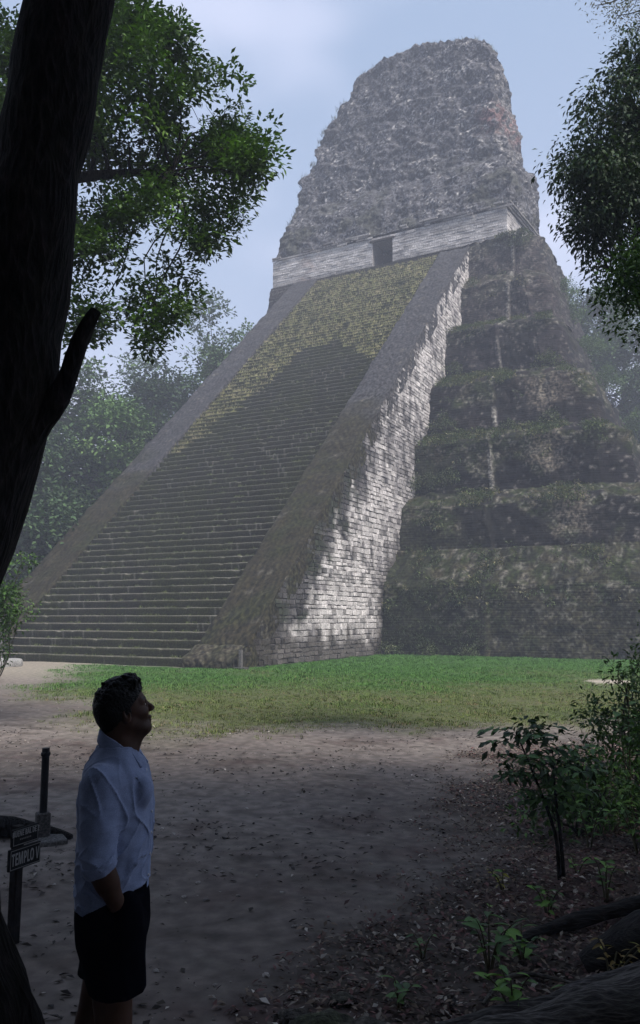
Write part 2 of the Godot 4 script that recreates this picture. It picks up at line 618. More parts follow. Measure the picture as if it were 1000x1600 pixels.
func build_lawn() -> void:
	var t := blades(10, 0.055, 0.14, 0.006)
	var xf := []
	var cols := []
	var tries := 0
	while xf.size() < 42000 and tries < 200000:
		tries += 1
		var z := -14.5 - 34.0 * pow(rng.randf(), 1.25)
		var x := rf(-12.0, 18.0)
		if absf(x) > -z * 0.45 + 1.0: continue
		var q := to_temple(x, z)
		if q.x > -17.6 and q.x < 0.3 and q.y < 0.25: continue
		if q.x >= 0.3 and q.y < -15.3: continue
		if rng.randf() > pow(grass_mask(x, z), 1.3): continue
		if Vector2((x - 9.7) / 1.1, (z + 27.3) / 1.3).length() < 0.8: continue
		var deep := ss(-18.0, -34.0, z + 5.0 * ns(x, z, 1.0, 0.16) + 2.0 * ns(x, z, 1.0, 0.7) + rf(-3, 3) + 0.15 * x)
		var s := rf(0.5, 1.3) * (0.8 + 0.4 * deep) * (1.0 + 0.5 * ss(0.2, 0.6, ns(x, z, 12.0, 0.9)))
		xf.append(Transform3D(Basis(Vector3.UP, rf(0, TAU)).scaled(Vector3(s, s, s)), Vector3(x, gh(x, z) - 0.01, z)))
		var k := rf(0.75, 1.2)
		var c := C(0.13, 0.165, 0.05).lerp(C(0.075, 0.18, 0.035), deep)
		if rng.randf() < 0.12 * (1.0 - deep): c = C(0.2, 0.16, 0.09)
		cols.append(C(c.r * k, c.g * k, c.b * k))
	var o := scatter("lawn_grass", t, M.grass, xf, cols)
	o.set_meta("label", "short green lawn grass growing between the bare earth and the temple foot")
	o.set_meta("category", "grass")

func build_pebbles() -> void:
	var mb := MB.new()
	rock(mb, Vector3.ZERO, Vector3(0.02, 0.012, 0.017), C(1, 1, 1), 2.0)
	var xf := []
	var cols := []
	while xf.size() < 1800:
		var z := -3.6 - 20.0 * pow(rng.randf(), 1.2)
		var x := rf(-9.0, 4.5)
		if absf(x) > -z * 0.5 + 0.6 or rng.randf() > 0.1 + ss(-0.2, 0.5, ns(x, z, 15.0, 0.45)) or grass_mask(x, z) > 0.5: continue
		var s := 0.25 + 1.1 * pow(rng.randf(), 3.0)
		xf.append(Transform3D(Basis.from_euler(Vector3(rf(-0.3, 0.3), rf(0, TAU), 0)).scaled(Vector3(s, s, s)), Vector3(x, gh(x, z), z)))
		var k := rf(0.10, 0.34)
		cols.append(C(k, k * 0.9, k * 0.82))
	var o := scatter("pebbles", mb.commit(), M.litter, xf, cols)
	o.set_meta("label", "small pebbles lying loose on the trodden earth")
	o.set_meta("category", "pebbles")

func build_litter() -> void:
	var mb := MB.new()
	leaf_at(mb, Vector3(-0.035, 0.0, 0), Vector3(1, 0.12, 0).normalized(), Vector3.UP, 0.075, 0.035, 1.0)
	var lm := mb.commit()
	var xf := []
	var cols := []
	var tries := 0
	while xf.size() < 42000 and tries < 400000:
		tries += 1
		var z := -3.0 - 14.0 * pow(rng.randf(), 1.4)
		var x := rf(-1.0, 9.0)
		if absf(x) > -z * 0.5 + 0.8: continue
		if rng.randf() > litter_mask(x, z): continue
		var s := rf(0.3, 0.85)
		var b := Basis.from_euler(Vector3(rf(-0.5, 0.5), rf(0, TAU), rf(-0.5, 0.5))).scaled(Vector3(s, s, s))
		xf.append(Transform3D(b, Vector3(x, gh(x, z) + rf(0.004, 0.03), z)))
		var k := rf(0.4, 1.3)
		var c: Color = [C(0.12, 0.08, 0.065), C(0.16, 0.12, 0.09), C(0.08, 0.055, 0.05), C(0.2, 0.17, 0.14), C(0.13, 0.065, 0.06)][rng.randi() % 5]
		if rng.randf() < 0.03: c = C(0.42, 0.38, 0.33)
		cols.append(C(c.r * k, c.g * k, c.b * k))
	var o := scatter("leaf_litter", lm, M.litter, xf, cols)
	o.set_meta("label", "dry brown fallen leaves covering the ground under the bushes at right")
	o.set_meta("category", "fallen leaves")
	xf = []; cols = []
	while xf.size() < 4200:
		var z := -3.4 - 13.0 * pow(rng.randf(), 1.2)
		var x := rf(-6.5, 3.0)
		if absf(x) > -z * 0.5 + 0.6 or rng.randf() > 0.08 + 0.92 * ss(-0.1, 0.5, 0.6 * ns(x, z, 7.0, 0.5) + 0.5 * ns(x, z, 3.0, 1.6)): continue
		var s := 0.2 + 0.95 * pow(rng.randf(), 2.2)
		var b := Basis.from_euler(Vector3(rf(-0.4, 0.4), rf(0, TAU), rf(-0.4, 0.4))).scaled(Vector3(s, s, s * rf(0.5, 1.2)))
		xf.append(Transform3D(b, Vector3(x, gh(x, z) + rf(0.003, 0.012), z)))
		var k := rf(0.5, 1.2)
		var c: Color = [C(0.04, 0.03, 0.028), C(0.025, 0.02, 0.018), C(0.06, 0.048, 0.04), C(0.05, 0.04, 0.03), C(0.03, 0.024, 0.02)][rng.randi() % 5]
		if rng.randf() < 0.05: c = C(0.4, 0.36, 0.32)
		cols.append(C(c.r * k, c.g * k, c.b * k))
	o = scatter("ground_debris", lm, M.litter, xf, cols)
	o.set_meta("label", "dark bits of fallen leaf strewn over the bare earth path")
	o.set_meta("category", "debris")

# ---------------------------------------------------------------- temple
const RISE := 0.376
const RUN := 0.394
const FLANK := [[0.0, -15.4], [3.9, -16.0], [6.3, -18.5], [9.0, -19.1], [10.2, -21.4], [13.6, -21.6], [14.8, -24.1], [18.5, -24.9], [20.1, -28.3], [23.8, -28.6], [25.5, -32.5], [29.0, -32.8], [30.5, -34.8], [34.0, -35.4]]

func moss(c: Color, k: float, green := C(0.055, 0.062, 0.025)) -> Color:
	return c.lerp(green, clampf(k, 0, 1))

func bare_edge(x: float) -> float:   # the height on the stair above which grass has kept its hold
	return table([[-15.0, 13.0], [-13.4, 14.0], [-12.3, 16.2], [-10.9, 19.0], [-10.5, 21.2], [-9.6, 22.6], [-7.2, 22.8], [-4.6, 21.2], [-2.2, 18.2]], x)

func make_step(i: int, parent: Node) -> void:
	var y0 := i * RISE
	var z0 := -(0.5 + i * RUN) + 0.05 * ns(i * 3.1, 0, 0, 1.0)
	var p := PackedVector3Array()
	var c := PackedColorArray()
	var N := 130
	for r in 6:
		for k in N:
			var x := lerpf(-15.0, -2.4, k / (N - 1.0))
			var e := 0.03 * ns(x, i * 7.7, 0, 0.7) + 0.015 * ns(x, i * 7.7, 5, 3.3)
			var chip := 0.06 * ss(0.5, 0.8, ns(x, i * 3.3, 2, 1.5))
			var y := y0
			var z := z0
			match r:
				0: y = y0 - 0.08; z = z0 - 0.02
				1: y = y0 + RISE * 0.45; z = z0 + e * 0.8
				2: y = y0 + RISE * 0.86 - chip * 0.5; z = z0 + e + 0.035 - chip
				3: y = y0 + RISE - chip + 0.02 * ns(x, i * 5.0, 8, 2.0); z = z0 + e - 0.02 - chip
				4: y = y0 + RISE + 0.02 * ns(x, i * 5.0, 8, 2.0); z = z0 - 0.16
				5: y = y0 + RISE + 0.01; z = z0 - RUN - 0.1
			p.append(Vector3(x, y, z))
			var v := 0.5 + 0.5 * ns(x, i * 2.2, 3, 2.2)
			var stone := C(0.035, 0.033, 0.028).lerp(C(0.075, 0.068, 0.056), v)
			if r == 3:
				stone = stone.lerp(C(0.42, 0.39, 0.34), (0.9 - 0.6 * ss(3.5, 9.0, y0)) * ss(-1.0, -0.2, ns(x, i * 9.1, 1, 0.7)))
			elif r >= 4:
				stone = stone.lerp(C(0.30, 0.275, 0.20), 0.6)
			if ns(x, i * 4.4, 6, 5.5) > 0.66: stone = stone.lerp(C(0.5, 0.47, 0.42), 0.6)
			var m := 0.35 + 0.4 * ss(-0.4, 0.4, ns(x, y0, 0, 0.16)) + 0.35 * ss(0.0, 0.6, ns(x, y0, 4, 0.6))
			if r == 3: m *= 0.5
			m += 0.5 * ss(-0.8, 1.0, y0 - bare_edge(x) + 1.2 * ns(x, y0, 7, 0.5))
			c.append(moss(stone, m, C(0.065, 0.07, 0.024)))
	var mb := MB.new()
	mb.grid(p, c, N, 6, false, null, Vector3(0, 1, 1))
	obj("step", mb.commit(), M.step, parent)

func balustrade(t: Node, x0: float, x1: float) -> void:
	var mb := MB.new()
	var N := 150
	var W_ := 13
	var p := PackedVector3Array()
	var c := PackedColorArray()
	for j in N:
		var s := j / (N - 1.0)
		var y := 34.05 * s
		for i in W_:
			var u := (i - 2) / (W_ - 5.0)
			var x := lerpf(x0, x1, clampf(u, 0.0, 1.0))
			var dn := 0.0
			if i < 2: dn = 1.6 - i * 1.5
			if i > W_ - 3: dn = 1.6 - (W_ - 1 - i) * 1.5
			var q := Vector3(x, y - dn, -1.042 * y)
			var k := 0.10 * n3(q, 0.7) + 0.06 * n3(q, 2.4)
			if dn == 0.0: q += Vector3(0, 0.72, 0.69) * k
			else: q.x += k * 0.7
			p.append(q)
			var b := 0.5 + 0.5 * n3(q, 1.3)
			var low := C(0.05, 0.045, 0.027).lerp(C(0.085, 0.074, 0.043), b)
			var high := C(0.085, 0.084, 0.092).lerp(C(0.135, 0.132, 0.14), b)
			var edge := 15.2 if x0 > -8.0 else 11.5
			var col := low.lerp(high, ss(-1.4, 1.4, y - edge + 1.6 * n3(q, 0.4)))
			if m3(q, 3.0) > 0.45: col = col.lerp(C(0.28, 0.26, 0.22), 0.5)
			col = moss(col, 0.75 * ss(0.0, 0.6, n3(q + Vector3(9, 0, 0), 0.45)) * ss(18.0, 8.0, y))
			c.append(col)
	mb.grid(p, c, W_, N, false, null, Vector3(0, 1, 1))
	# the blunt foot
	var fp := PackedVector3Array()
	var fc := PackedColorArray()
	for j in 9:
		for i in 12:
			var a := i / 11.0
			var x := lerpf(x0 - 0.03, x1 + 0.03, a)
			var prof: Vector2 = [Vector2(-0.1, 0.02), Vector2(0.1, 0.04), Vector2(0.3, 0.02), Vector2(0.42, -0.04), Vector2(0.55, -0.2), Vector2(0.66, -0.42), Vector2(0.8, -0.66), Vector2(0.94, -0.92), Vector2(1.0, -1.5)][j]
			var q := Vector3(x, prof.x, prof.y + 0.12)
			q += Vector3(0, 0.5, 1) * (0.06 * n3(q, 1.5) + 0.04 * n3(q, 4.0))
			fp.append(q)
			var col := C(0.08, 0.075, 0.05).lerp(C(0.16, 0.14, 0.10), 0.5 + 0.5 * n3(q, 2.0))
			fc.append(moss(col, 0.5 * ss(-0.2, 0.5, n3(q, 0.9))))
	mb.grid(fp, fc, 12, 9, false, null, Vector3(0, 0.5, 1))
	for x in [x0, x1]:
		mb.face([Vector3(x, -0.1, 0.12), Vector3(x, 0.4, 0.08), Vector3(x, 0.85, -0.6), Vector3(x, 0.95, -1.6), Vector3(x, -0.1, -1.6)], [C(0.08, 0.075, 0.055)], Vector3(signf(x - (x0 + x1) * 0.5), 0, 0))
	obj("balustrade", mb.commit(), M.rubble, t)

func blk(mb: MB, c: Vector3, u: Vector3, w: Vector3, nn: Vector3, hw: float, hh: float, d: float, colf: Callable, jit := 0.0) -> void:
	# one dressed stone: an outer face with worn corners and four sloping sides running back into the wall
	var q := []
	var b := []
	var e := 0.022
	for t in [[-1, -1], [1, -1], [1, 1], [-1, 1]]:
		var o: Vector3 = c + u * (t[0] * (hw - e) + rf(-jit, jit)) + w * (t[1] * (hh - e) + rf(-jit, jit) * 0.6) + nn * (d + rf(-jit, jit) * 0.5)
		q.append(o)
		b.append(c + u * (t[0] * (hw - 0.004)) + w * (t[1] * (hh - 0.004)) - nn * 0.015)
	var cols := []
	for i in 4: cols.append(colf.call(q[i]))
	mb.face(q, cols, nn)
	for i in 4:
		var j := (i + 1) % 4
		var dark: Color = cols[i]
		mb.face([b[i], b[j], q[j], q[i]], [dark, cols[j], cols[j], dark], (q[i] + q[j]) * 0.5 - c - nn * d)

func flank_color(p: Vector3, tone: float) -> Color:
	var y := p.y
	var z := p.z
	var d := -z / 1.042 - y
	var pale := C(0.84, 0.79, 0.765)
	var grey := C(0.36, 0.335, 0.335)
	var black := C(0.05, 0.047, 0.05)
	var streak := ns(z * 1.7, y * 0.16, 0, 1.0)
	var st2 := ns(z * 4.5, y * 0.3, 5, 1.0)
	var g := ss(0.05, 0.7, 0.45 * ns(z, y, 3, 0.22) + 0.6 * ns(z, y, 8, 0.9) + 0.4 * ns(z, y, 18, 2.6) + 0.5 * ss(5.0, 9.0, y) * ss(19.0, 13.0, y) * ss(-8.0, -12.0, z))
	var c := pale.lerp(grey, clampf(g * 0.9 + 0.18 * st2, 0.0, 1.0))
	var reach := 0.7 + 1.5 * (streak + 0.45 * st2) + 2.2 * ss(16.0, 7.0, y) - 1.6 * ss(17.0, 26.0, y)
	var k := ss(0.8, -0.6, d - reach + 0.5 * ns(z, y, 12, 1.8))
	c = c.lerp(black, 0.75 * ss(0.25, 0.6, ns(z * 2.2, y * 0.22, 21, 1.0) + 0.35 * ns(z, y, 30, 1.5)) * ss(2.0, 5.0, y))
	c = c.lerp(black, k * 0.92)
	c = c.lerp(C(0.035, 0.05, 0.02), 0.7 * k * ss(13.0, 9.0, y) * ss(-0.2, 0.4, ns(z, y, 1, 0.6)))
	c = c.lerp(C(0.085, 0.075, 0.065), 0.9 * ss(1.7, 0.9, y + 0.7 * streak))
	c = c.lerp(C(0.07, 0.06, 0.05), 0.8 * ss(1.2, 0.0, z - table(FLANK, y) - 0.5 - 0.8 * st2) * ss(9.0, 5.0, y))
	return C(c.r * tone, c.g * tone, c.b * tone)

func build_flank(t: Node) -> void:
	var wall := Node3D.new()
	wall.name = "stair_side_wall"
	t.add_child(wall, true)
	# the core behind the stones
	var mb := MB.new()
	for j in 68:
		var y0 := j * 0.5
		var y1 := y0 + 0.5
		mb.face([Vector3(-0.03, y0, -1.042 * y0 - 0.1), Vector3(-0.03, y0, table(FLANK, y0) - 1.0), Vector3(-0.03, y1, table(FLANK, y1) - 1.0), Vector3(-0.03, y1, -1.042 * y1 - 0.1)], [C(0.2, 0.18, 0.165)], Vector3.RIGHT)
	obj("wall_core", mb.commit(), M.block, wall)
	var rest := MB.new()
	var made := 0
	var y := 0.02
	while y < 33.6:
		var h := rf(0.17, 0.34)
		var z := table(FLANK, y + h * 0.5) - 0.5
		var zend := -1.042 * (y + h) - 0.12
		while z < zend - 0.15:
			var w := minf(rf(0.2, 0.62), zend - z)
			if zend - z - w < 0.25: w = zend - z
			var c := Vector3(0, y + h * 0.5, z + w * 0.5)
			var tone := rf(0.72, 1.15) * (rf(0.4, 0.7) if rng.randf() < 0.16 else 1.0)
			var b := MB.new() if made < 300 else rest
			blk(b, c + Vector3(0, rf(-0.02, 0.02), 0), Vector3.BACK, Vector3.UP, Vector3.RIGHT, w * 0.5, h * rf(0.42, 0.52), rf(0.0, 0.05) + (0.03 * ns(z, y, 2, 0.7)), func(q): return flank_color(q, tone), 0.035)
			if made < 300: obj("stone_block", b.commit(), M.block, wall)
			made += 1
			z += w
		y += h
	obj("stone_block", rest.commit(), M.block, wall).set_meta("kind", "stuff")

const RIGHT := [[0.0, 19.2], [4.0, 18.8], [6.3, 16.7], [9.0, 16.3], [10.2, 13.9], [13.6, 13.5], [14.8, 11.6], [18.5, 11.0], [20.1, 9.2], [23.8, 8.6], [25.5, 7.5], [29.0, 7.1], [30.5, 6.3], [34.0, 6.0]]
const SEAM := [[0.0, 6.2], [6.0, 6.0], [9.0, 5.3], [13.0, 5.1], [18.0, 4.5], [23.0, 3.9], [34.0, 3.8]]

func tier_color(q: Vector3, apron: float, level: int, seam_d: float, side: bool) -> Color:
	var a := n3(q, 0.28)
	var b := n3(q + Vector3(40, 0, 0), 0.9)
	var f := n3(Vector3(q.x, q.y * 1.4, q.z), 1.9)
	var base: Color = [C(0.072, 0.062, 0.043), C(0.034, 0.031, 0.029), C(0.03, 0.027, 0.027), C(0.036, 0.028, 0.027), C(0.036, 0.031, 0.034), C(0.06, 0.05, 0.049), C(0.072, 0.062, 0.06)][level]
	var c := base
	c = c.lerp(C(base.r * 2.1, base.g * 2.0, base.b * 1.9), 0.6 * ss(-0.1, 0.7, b))
	c = c.lerp(C(0.016, 0.015, 0.017), 0.95 * ss(0.10, 0.2, a + 0.4 * f + (0.25 if level in [1, 2, 3] else -0.25)))
	if f > 0.58 - (0.14 if level in [0, 5, 6] else 0.0): c = c.lerp(C(0.38, 0.35, 0.31), 0.55)
	if level == 0: c = moss(c, 0.3 + 0.6 * ss(0.3, -0.3, a + (q.x - 5.5) * 0.2), C(0.05, 0.07, 0.025))
	if level <= 2: c = moss(c, 0.8 * ss(1.5, -1.0, q.x - 4.0 + 3.0 * a), C(0.05, 0.055, 0.028))
	c = c.lerp(C(0.095, 0.086, 0.05).lerp(C(0.05, 0.066, 0.022), ss(-0.5, 0.1, b)), clampf(apron, 0, 1) * (1.0 if level < 4 else 0.45))
	if level in [1, 2, 3] and not side:
		var pt := Vector2((q.x - [0, 10.5, 8.8, 8.2][level]) / 1.3, (q.y - [0, 8.3, 12.6, 17.2][level]) / 1.5).length()
		c = c.lerp(C(0.27, 0.23, 0.18), 0.8 * ss(1.1, 0.6, pt + 0.5 * f + 0.3 * b))
	if apron > 0.2 and f > 0.35: c = c.lerp(C(0.4, 0.37, 0.32), 0.5)
	if not side and seam_d < 0.16:
		var white := 0.85 if level in [2, 3, 4] else (0.45 if level >= 5 else 0.0)
		c = c.lerp(C(0.5, 0.47, 0.42), white * ss(-0.35, 0.25, n3(q, 0.5) + 0.2))
		if level < 2: c = c.lerp(C(0.03, 0.03, 0.025), 0.7)
	return c

func build_terraces(t: Node) -> void:
	# seven terraces; each its own part: a steep face, and the overgrown slope of its top
	for level in 7:
		var ya: float = FLANK[level * 2][0]
		var yb: float = FLANK[level * 2 + 1][0]
		var yc: float = FLANK[level * 2 + 2][0] if level < 6 else 34.02
		var rows := []
		for k in 24: rows.append([lerpf(ya - (0.0 if level == 0 else 0.25), yb, k / 23.0), 0.0])
		for k in range(1, 13): rows.append([lerpf(yb, yc, k / 12.0), k / 12.0])
		var p := PackedVector3Array()
		var c := PackedColorArray()
		var w := 0
		for r in rows:
			var y: float = r[0]
			var zf := table(FLANK, y)
			var xr := table(RIGHT, y)
			if level == 6 and r[1] > 0.0:
				zf = -35.4 - r[1] * 1.2
				xr = 6.0 - r[1] * 1.2
			elif y < ya:
				zf = FLANK[level * 2][1]; xr = RIGHT[level * 2][1]
			var seam := table(SEAM, y)
			var rad := 1.5
			var cols := []
			for k in 5: cols.append([Vector3(lerpf(-20.6 + y * 0.02, -0.6, k / 4.0), y, zf), Vector3.BACK, 9.0])
			for k in 30: cols.append([Vector3(lerpf(-0.3, seam - 0.18, k / 29.0), y, zf), Vector3.BACK, 9.0])
			for k in 3: cols.append([Vector3(seam + (k - 1) * 0.11, y, zf + 0.05), Vector3.BACK, 0.1])
			var nf := 54
			for k in nf: cols.append([Vector3(lerpf(seam + 0.2, xr - rad - 0.35, k / (nf - 1.0)), y, zf - 0.16), Vector3.BACK, 9.0])
			for k in 10:
				var a := PI * 0.5 * (1.0 - k / 9.0)
				cols.append([Vector3(xr - rad + cos(a) * rad, y, zf - 0.42 - rad + sin(a) * rad), Vector3(cos(a), 0, sin(a)), 9.0])
			var zb := -58.0 + y * 0.33
			for k in range(1, 34): cols.append([Vector3(xr, y, lerpf(zf - 0.42 - rad, zb, k / 33.0)), Vector3.RIGHT, 9.0])
			for k in range(1, 8): cols.append([Vector3(lerpf(xr, -20.6 + y * 0.02, k / 7.0), y, zb), Vector3.FORWARD, 9.0])
			for k in range(1, 7): cols.append([Vector3(-20.6 + y * 0.02, y, lerpf(zb, zf, k / 7.0)), Vector3.LEFT, 9.0])
			w = cols.size()
			for q in cols:
				var pos: Vector3 = q[0]
				var k := 0.16 * n3(pos, 0.45) + 0.10 * n3(pos, 1.5) + 0.05 * n3(pos, 4.0)
				if r[1] > 0.0: k += 0.2 * n3(pos, 1.0) + 0.1
				pos += q[1] * k + Vector3(0, (0.25 * n3(pos, 0.8) if r[1] > 0.0 and r[1] < 1.0 else 0.0), 0)
				p.append(pos)
				var apr: float = ss(-0.35, 0.25, r[1] - 1.1 * ss(0.0, 0.45, n3(pos, 0.38)))
				if r[1] == 0.0: apr = ss(yb - 1.3, yb + 0.1, y + 2.4 * n3(pos, 0.38) + (0.9 if level == 2 and pos.x < 9.0 else -0.2))
				c.append(tier_color(pos, apr, level, q[2], absf((q[1] as Vector3).x) > 0.4))
		var mb := MB.new()
		mb.grid(p, c, w, rows.size(), true, Vector3(-3, (ya + yb) * 0.5, -40))
		obj("terrace", mb.commit(), M.masonry, t)

func wall_color(q: Vector3, tone: float) -> Color:
	var c := C(0.84, 0.79, 0.76)
	var g := n3(Vector3(q.x, q.y * 2.5, q.z), 0.5) + 0.6 * n3(Vector3(q.x, q.y * 3.0, q.z), 1.6)
	c = c.lerp(C(0.30, 0.285, 0.285), ss(0.1, 0.95, g))
	if q.x > -6.5: c = c.lerp(C(0.2, 0.19, 0.19), 0.5 * ss(35.2, 36.4, q.y + 0.5 * n3(q, 0.7)))
	c = c.lerp(C(0.12, 0.11, 0.10), 0.5 * ss(34.9, 34.2, q.y))
	c = c.lerp(C(0.5, 0.36, 0.32), 0.5 * ss(2.0, 0.0, absf(q.x + 16.0)) * ss(-0.2, 0.3, n3(q, 1.0)))
	return C(c.r * tone, c.g * tone, c.b * tone)

func build_shrine(t: Node) -> void:
	# the small building on the summit: walls of dressed stone round one doorway
	var dl := -9.33
	var dr := -7.36
	var top := 37.0
	var mb := MB.new()
	var cc := C(0.34, 0.32, 0.31)
	box(mb, Vector3((-20.0 + dl) * 0.5, 35.4, -37.25), Vector3((dl + 20.0) * 0.5, 1.6, 1.2), cc)
	box(mb, Vector3((3.15 + dr) * 0.5, 35.4, -37.25), Vector3((3.15 - dr) * 0.5, 1.6, 1.2), cc)
	box(mb, Vector3((dl + dr) * 0.5, 36.88, -37.25), Vector3((dr - dl) * 0.5, 0.14, 1.2), cc)
	box(mb, Vector3(-8.2, 35.4, -44.3), Vector3(11.8, 1.6, 0.4), cc)
	box(mb, Vector3(-19.6, 35.4, -41.2), Vector3(0.4, 1.6, 2.75), cc)
	mb.face([Vector3(3.1, 33.8, -36.1), Vector3(3.95, 33.8, -44.6), Vector3(3.95, 37.0, -44.6), Vector3(3.1, 37.0, -36.1)], [cc], Vector3.RIGHT)
	box(mb, Vector3(-8.2, 33.85, -40.3), Vector3(11.9, 0.12, 4.2), C(0.12, 0.11, 0.1))
	box(mb, Vector3(-8.2, 35.4, -40.0), Vector3(11.2, 1.55, 0.3), C(0.12, 0.11, 0.1))
	var wall := obj("shrine_wall", mb.commit(), M.block, t)
	var st := MB.new()
	var y := 33.9
	while y < 36.95:
		var h := minf(rf(0.2, 0.3), 37.0 - y)
		var x := -20.1
		while x < 3.2:
			var w := rf(0.35, 0.95)
			if x < dl and x + w > dl: w = dl - x
			if x > dl - 0.01 and x < dr - 0.01 and y < 36.6:
				x = dr
				continue
			w = minf(w, 3.22 - x)
			if w < 0.04: break
			var tone := rf(0.72, 1.15)
			blk(st, Vector3(x + w * 0.5, y + h * 0.5, -36.04), Vector3.RIGHT, Vector3.UP, Vector3.BACK, w * 0.5, h * 0.5, rf(0.0, 0.05), func(q): return wall_color(q, tone), 0.02)
			x += w
		var z := -36.05
		var dirz := Vector3(0.1, 0, -1).normalized()
		var s := 0.0
		while s < 8.5:
			var w := minf(rf(0.35, 0.9), 8.55 - s)
			var tone := rf(0.8, 1.15)
			blk(st, Vector3(3.16, y + h * 0.5, z) + dirz * (s + w * 0.5), dirz, Vector3.UP, Vector3(1, 0, 0.1).normalized(), w * 0.5, h * 0.5, rf(0.0, 0.06), func(q): return wall_color(q, tone * 0.85), 0.02)
			s += w
		y += h
	obj("wall_stone", st.commit(), M.block, wall).set_meta("kind", "stuff")
	var ln := MB.new()
	box(ln, Vector3((dl + dr) * 0.5, 36.68, -36.0), Vector3((dr - dl) * 0.5 + 0.25, 0.09, 0.12), C(0.12, 0.1, 0.085), Basis.IDENTITY, 0.02)
	obj("door_lintel", ln.commit(), M.wood, wall)
	# cornice: three worn courses, broken away over the doorway
	var cr := MB.new()
	for row in 3:
		var x := -20.12
		while x < 3.3:
			var w := rf(0.5, 1.3)
			var cy := 37.08 + row * 0.2
			if not (x > dl - 0.5 and x < dr + 0.2 and row < 2) and rng.randf() < ([0.8, 0.7, 0.6][row] if x > -7.0 else [0.75, 0.4, 0.3][row]):
				var tone := rf(0.6, 1.1)
				var dark := 0.15 + 0.6 * ss(-0.3, 0.4, ns(x, row, 3, 0.5))
				blk(cr, Vector3(x + w * 0.5, cy, -35.95), Vector3.RIGHT, Vector3.UP, Vector3.BACK, w * 0.5, 0.1, 0.02 + row * 0.045 + rf(0, 0.06), func(q): return wall_color(q, tone).lerp(C(0.1, 0.095, 0.095), dark), 0.03)
			x += w
		var s := 0.0
		var dz := Vector3(0.1, 0, -1).normalized()
		while s < 8.4:
			var w := rf(0.5, 1.2)
			var tone := rf(0.5, 0.9)
			blk(cr, Vector3(3.25, 37.08 + row * 0.2, -36.0) + dz * (s + w * 0.5), dz, Vector3.UP, Vector3(1, 0, 0.1).normalized(), w * 0.5, 0.1, 0.06 + row * 0.12 + rf(0, 0.05), func(q): return wall_color(q, tone).lerp(C(0.12, 0.11, 0.1), 0.4), 0.03)
			s += w
	obj("cornice", cr.commit(), M.block, t)

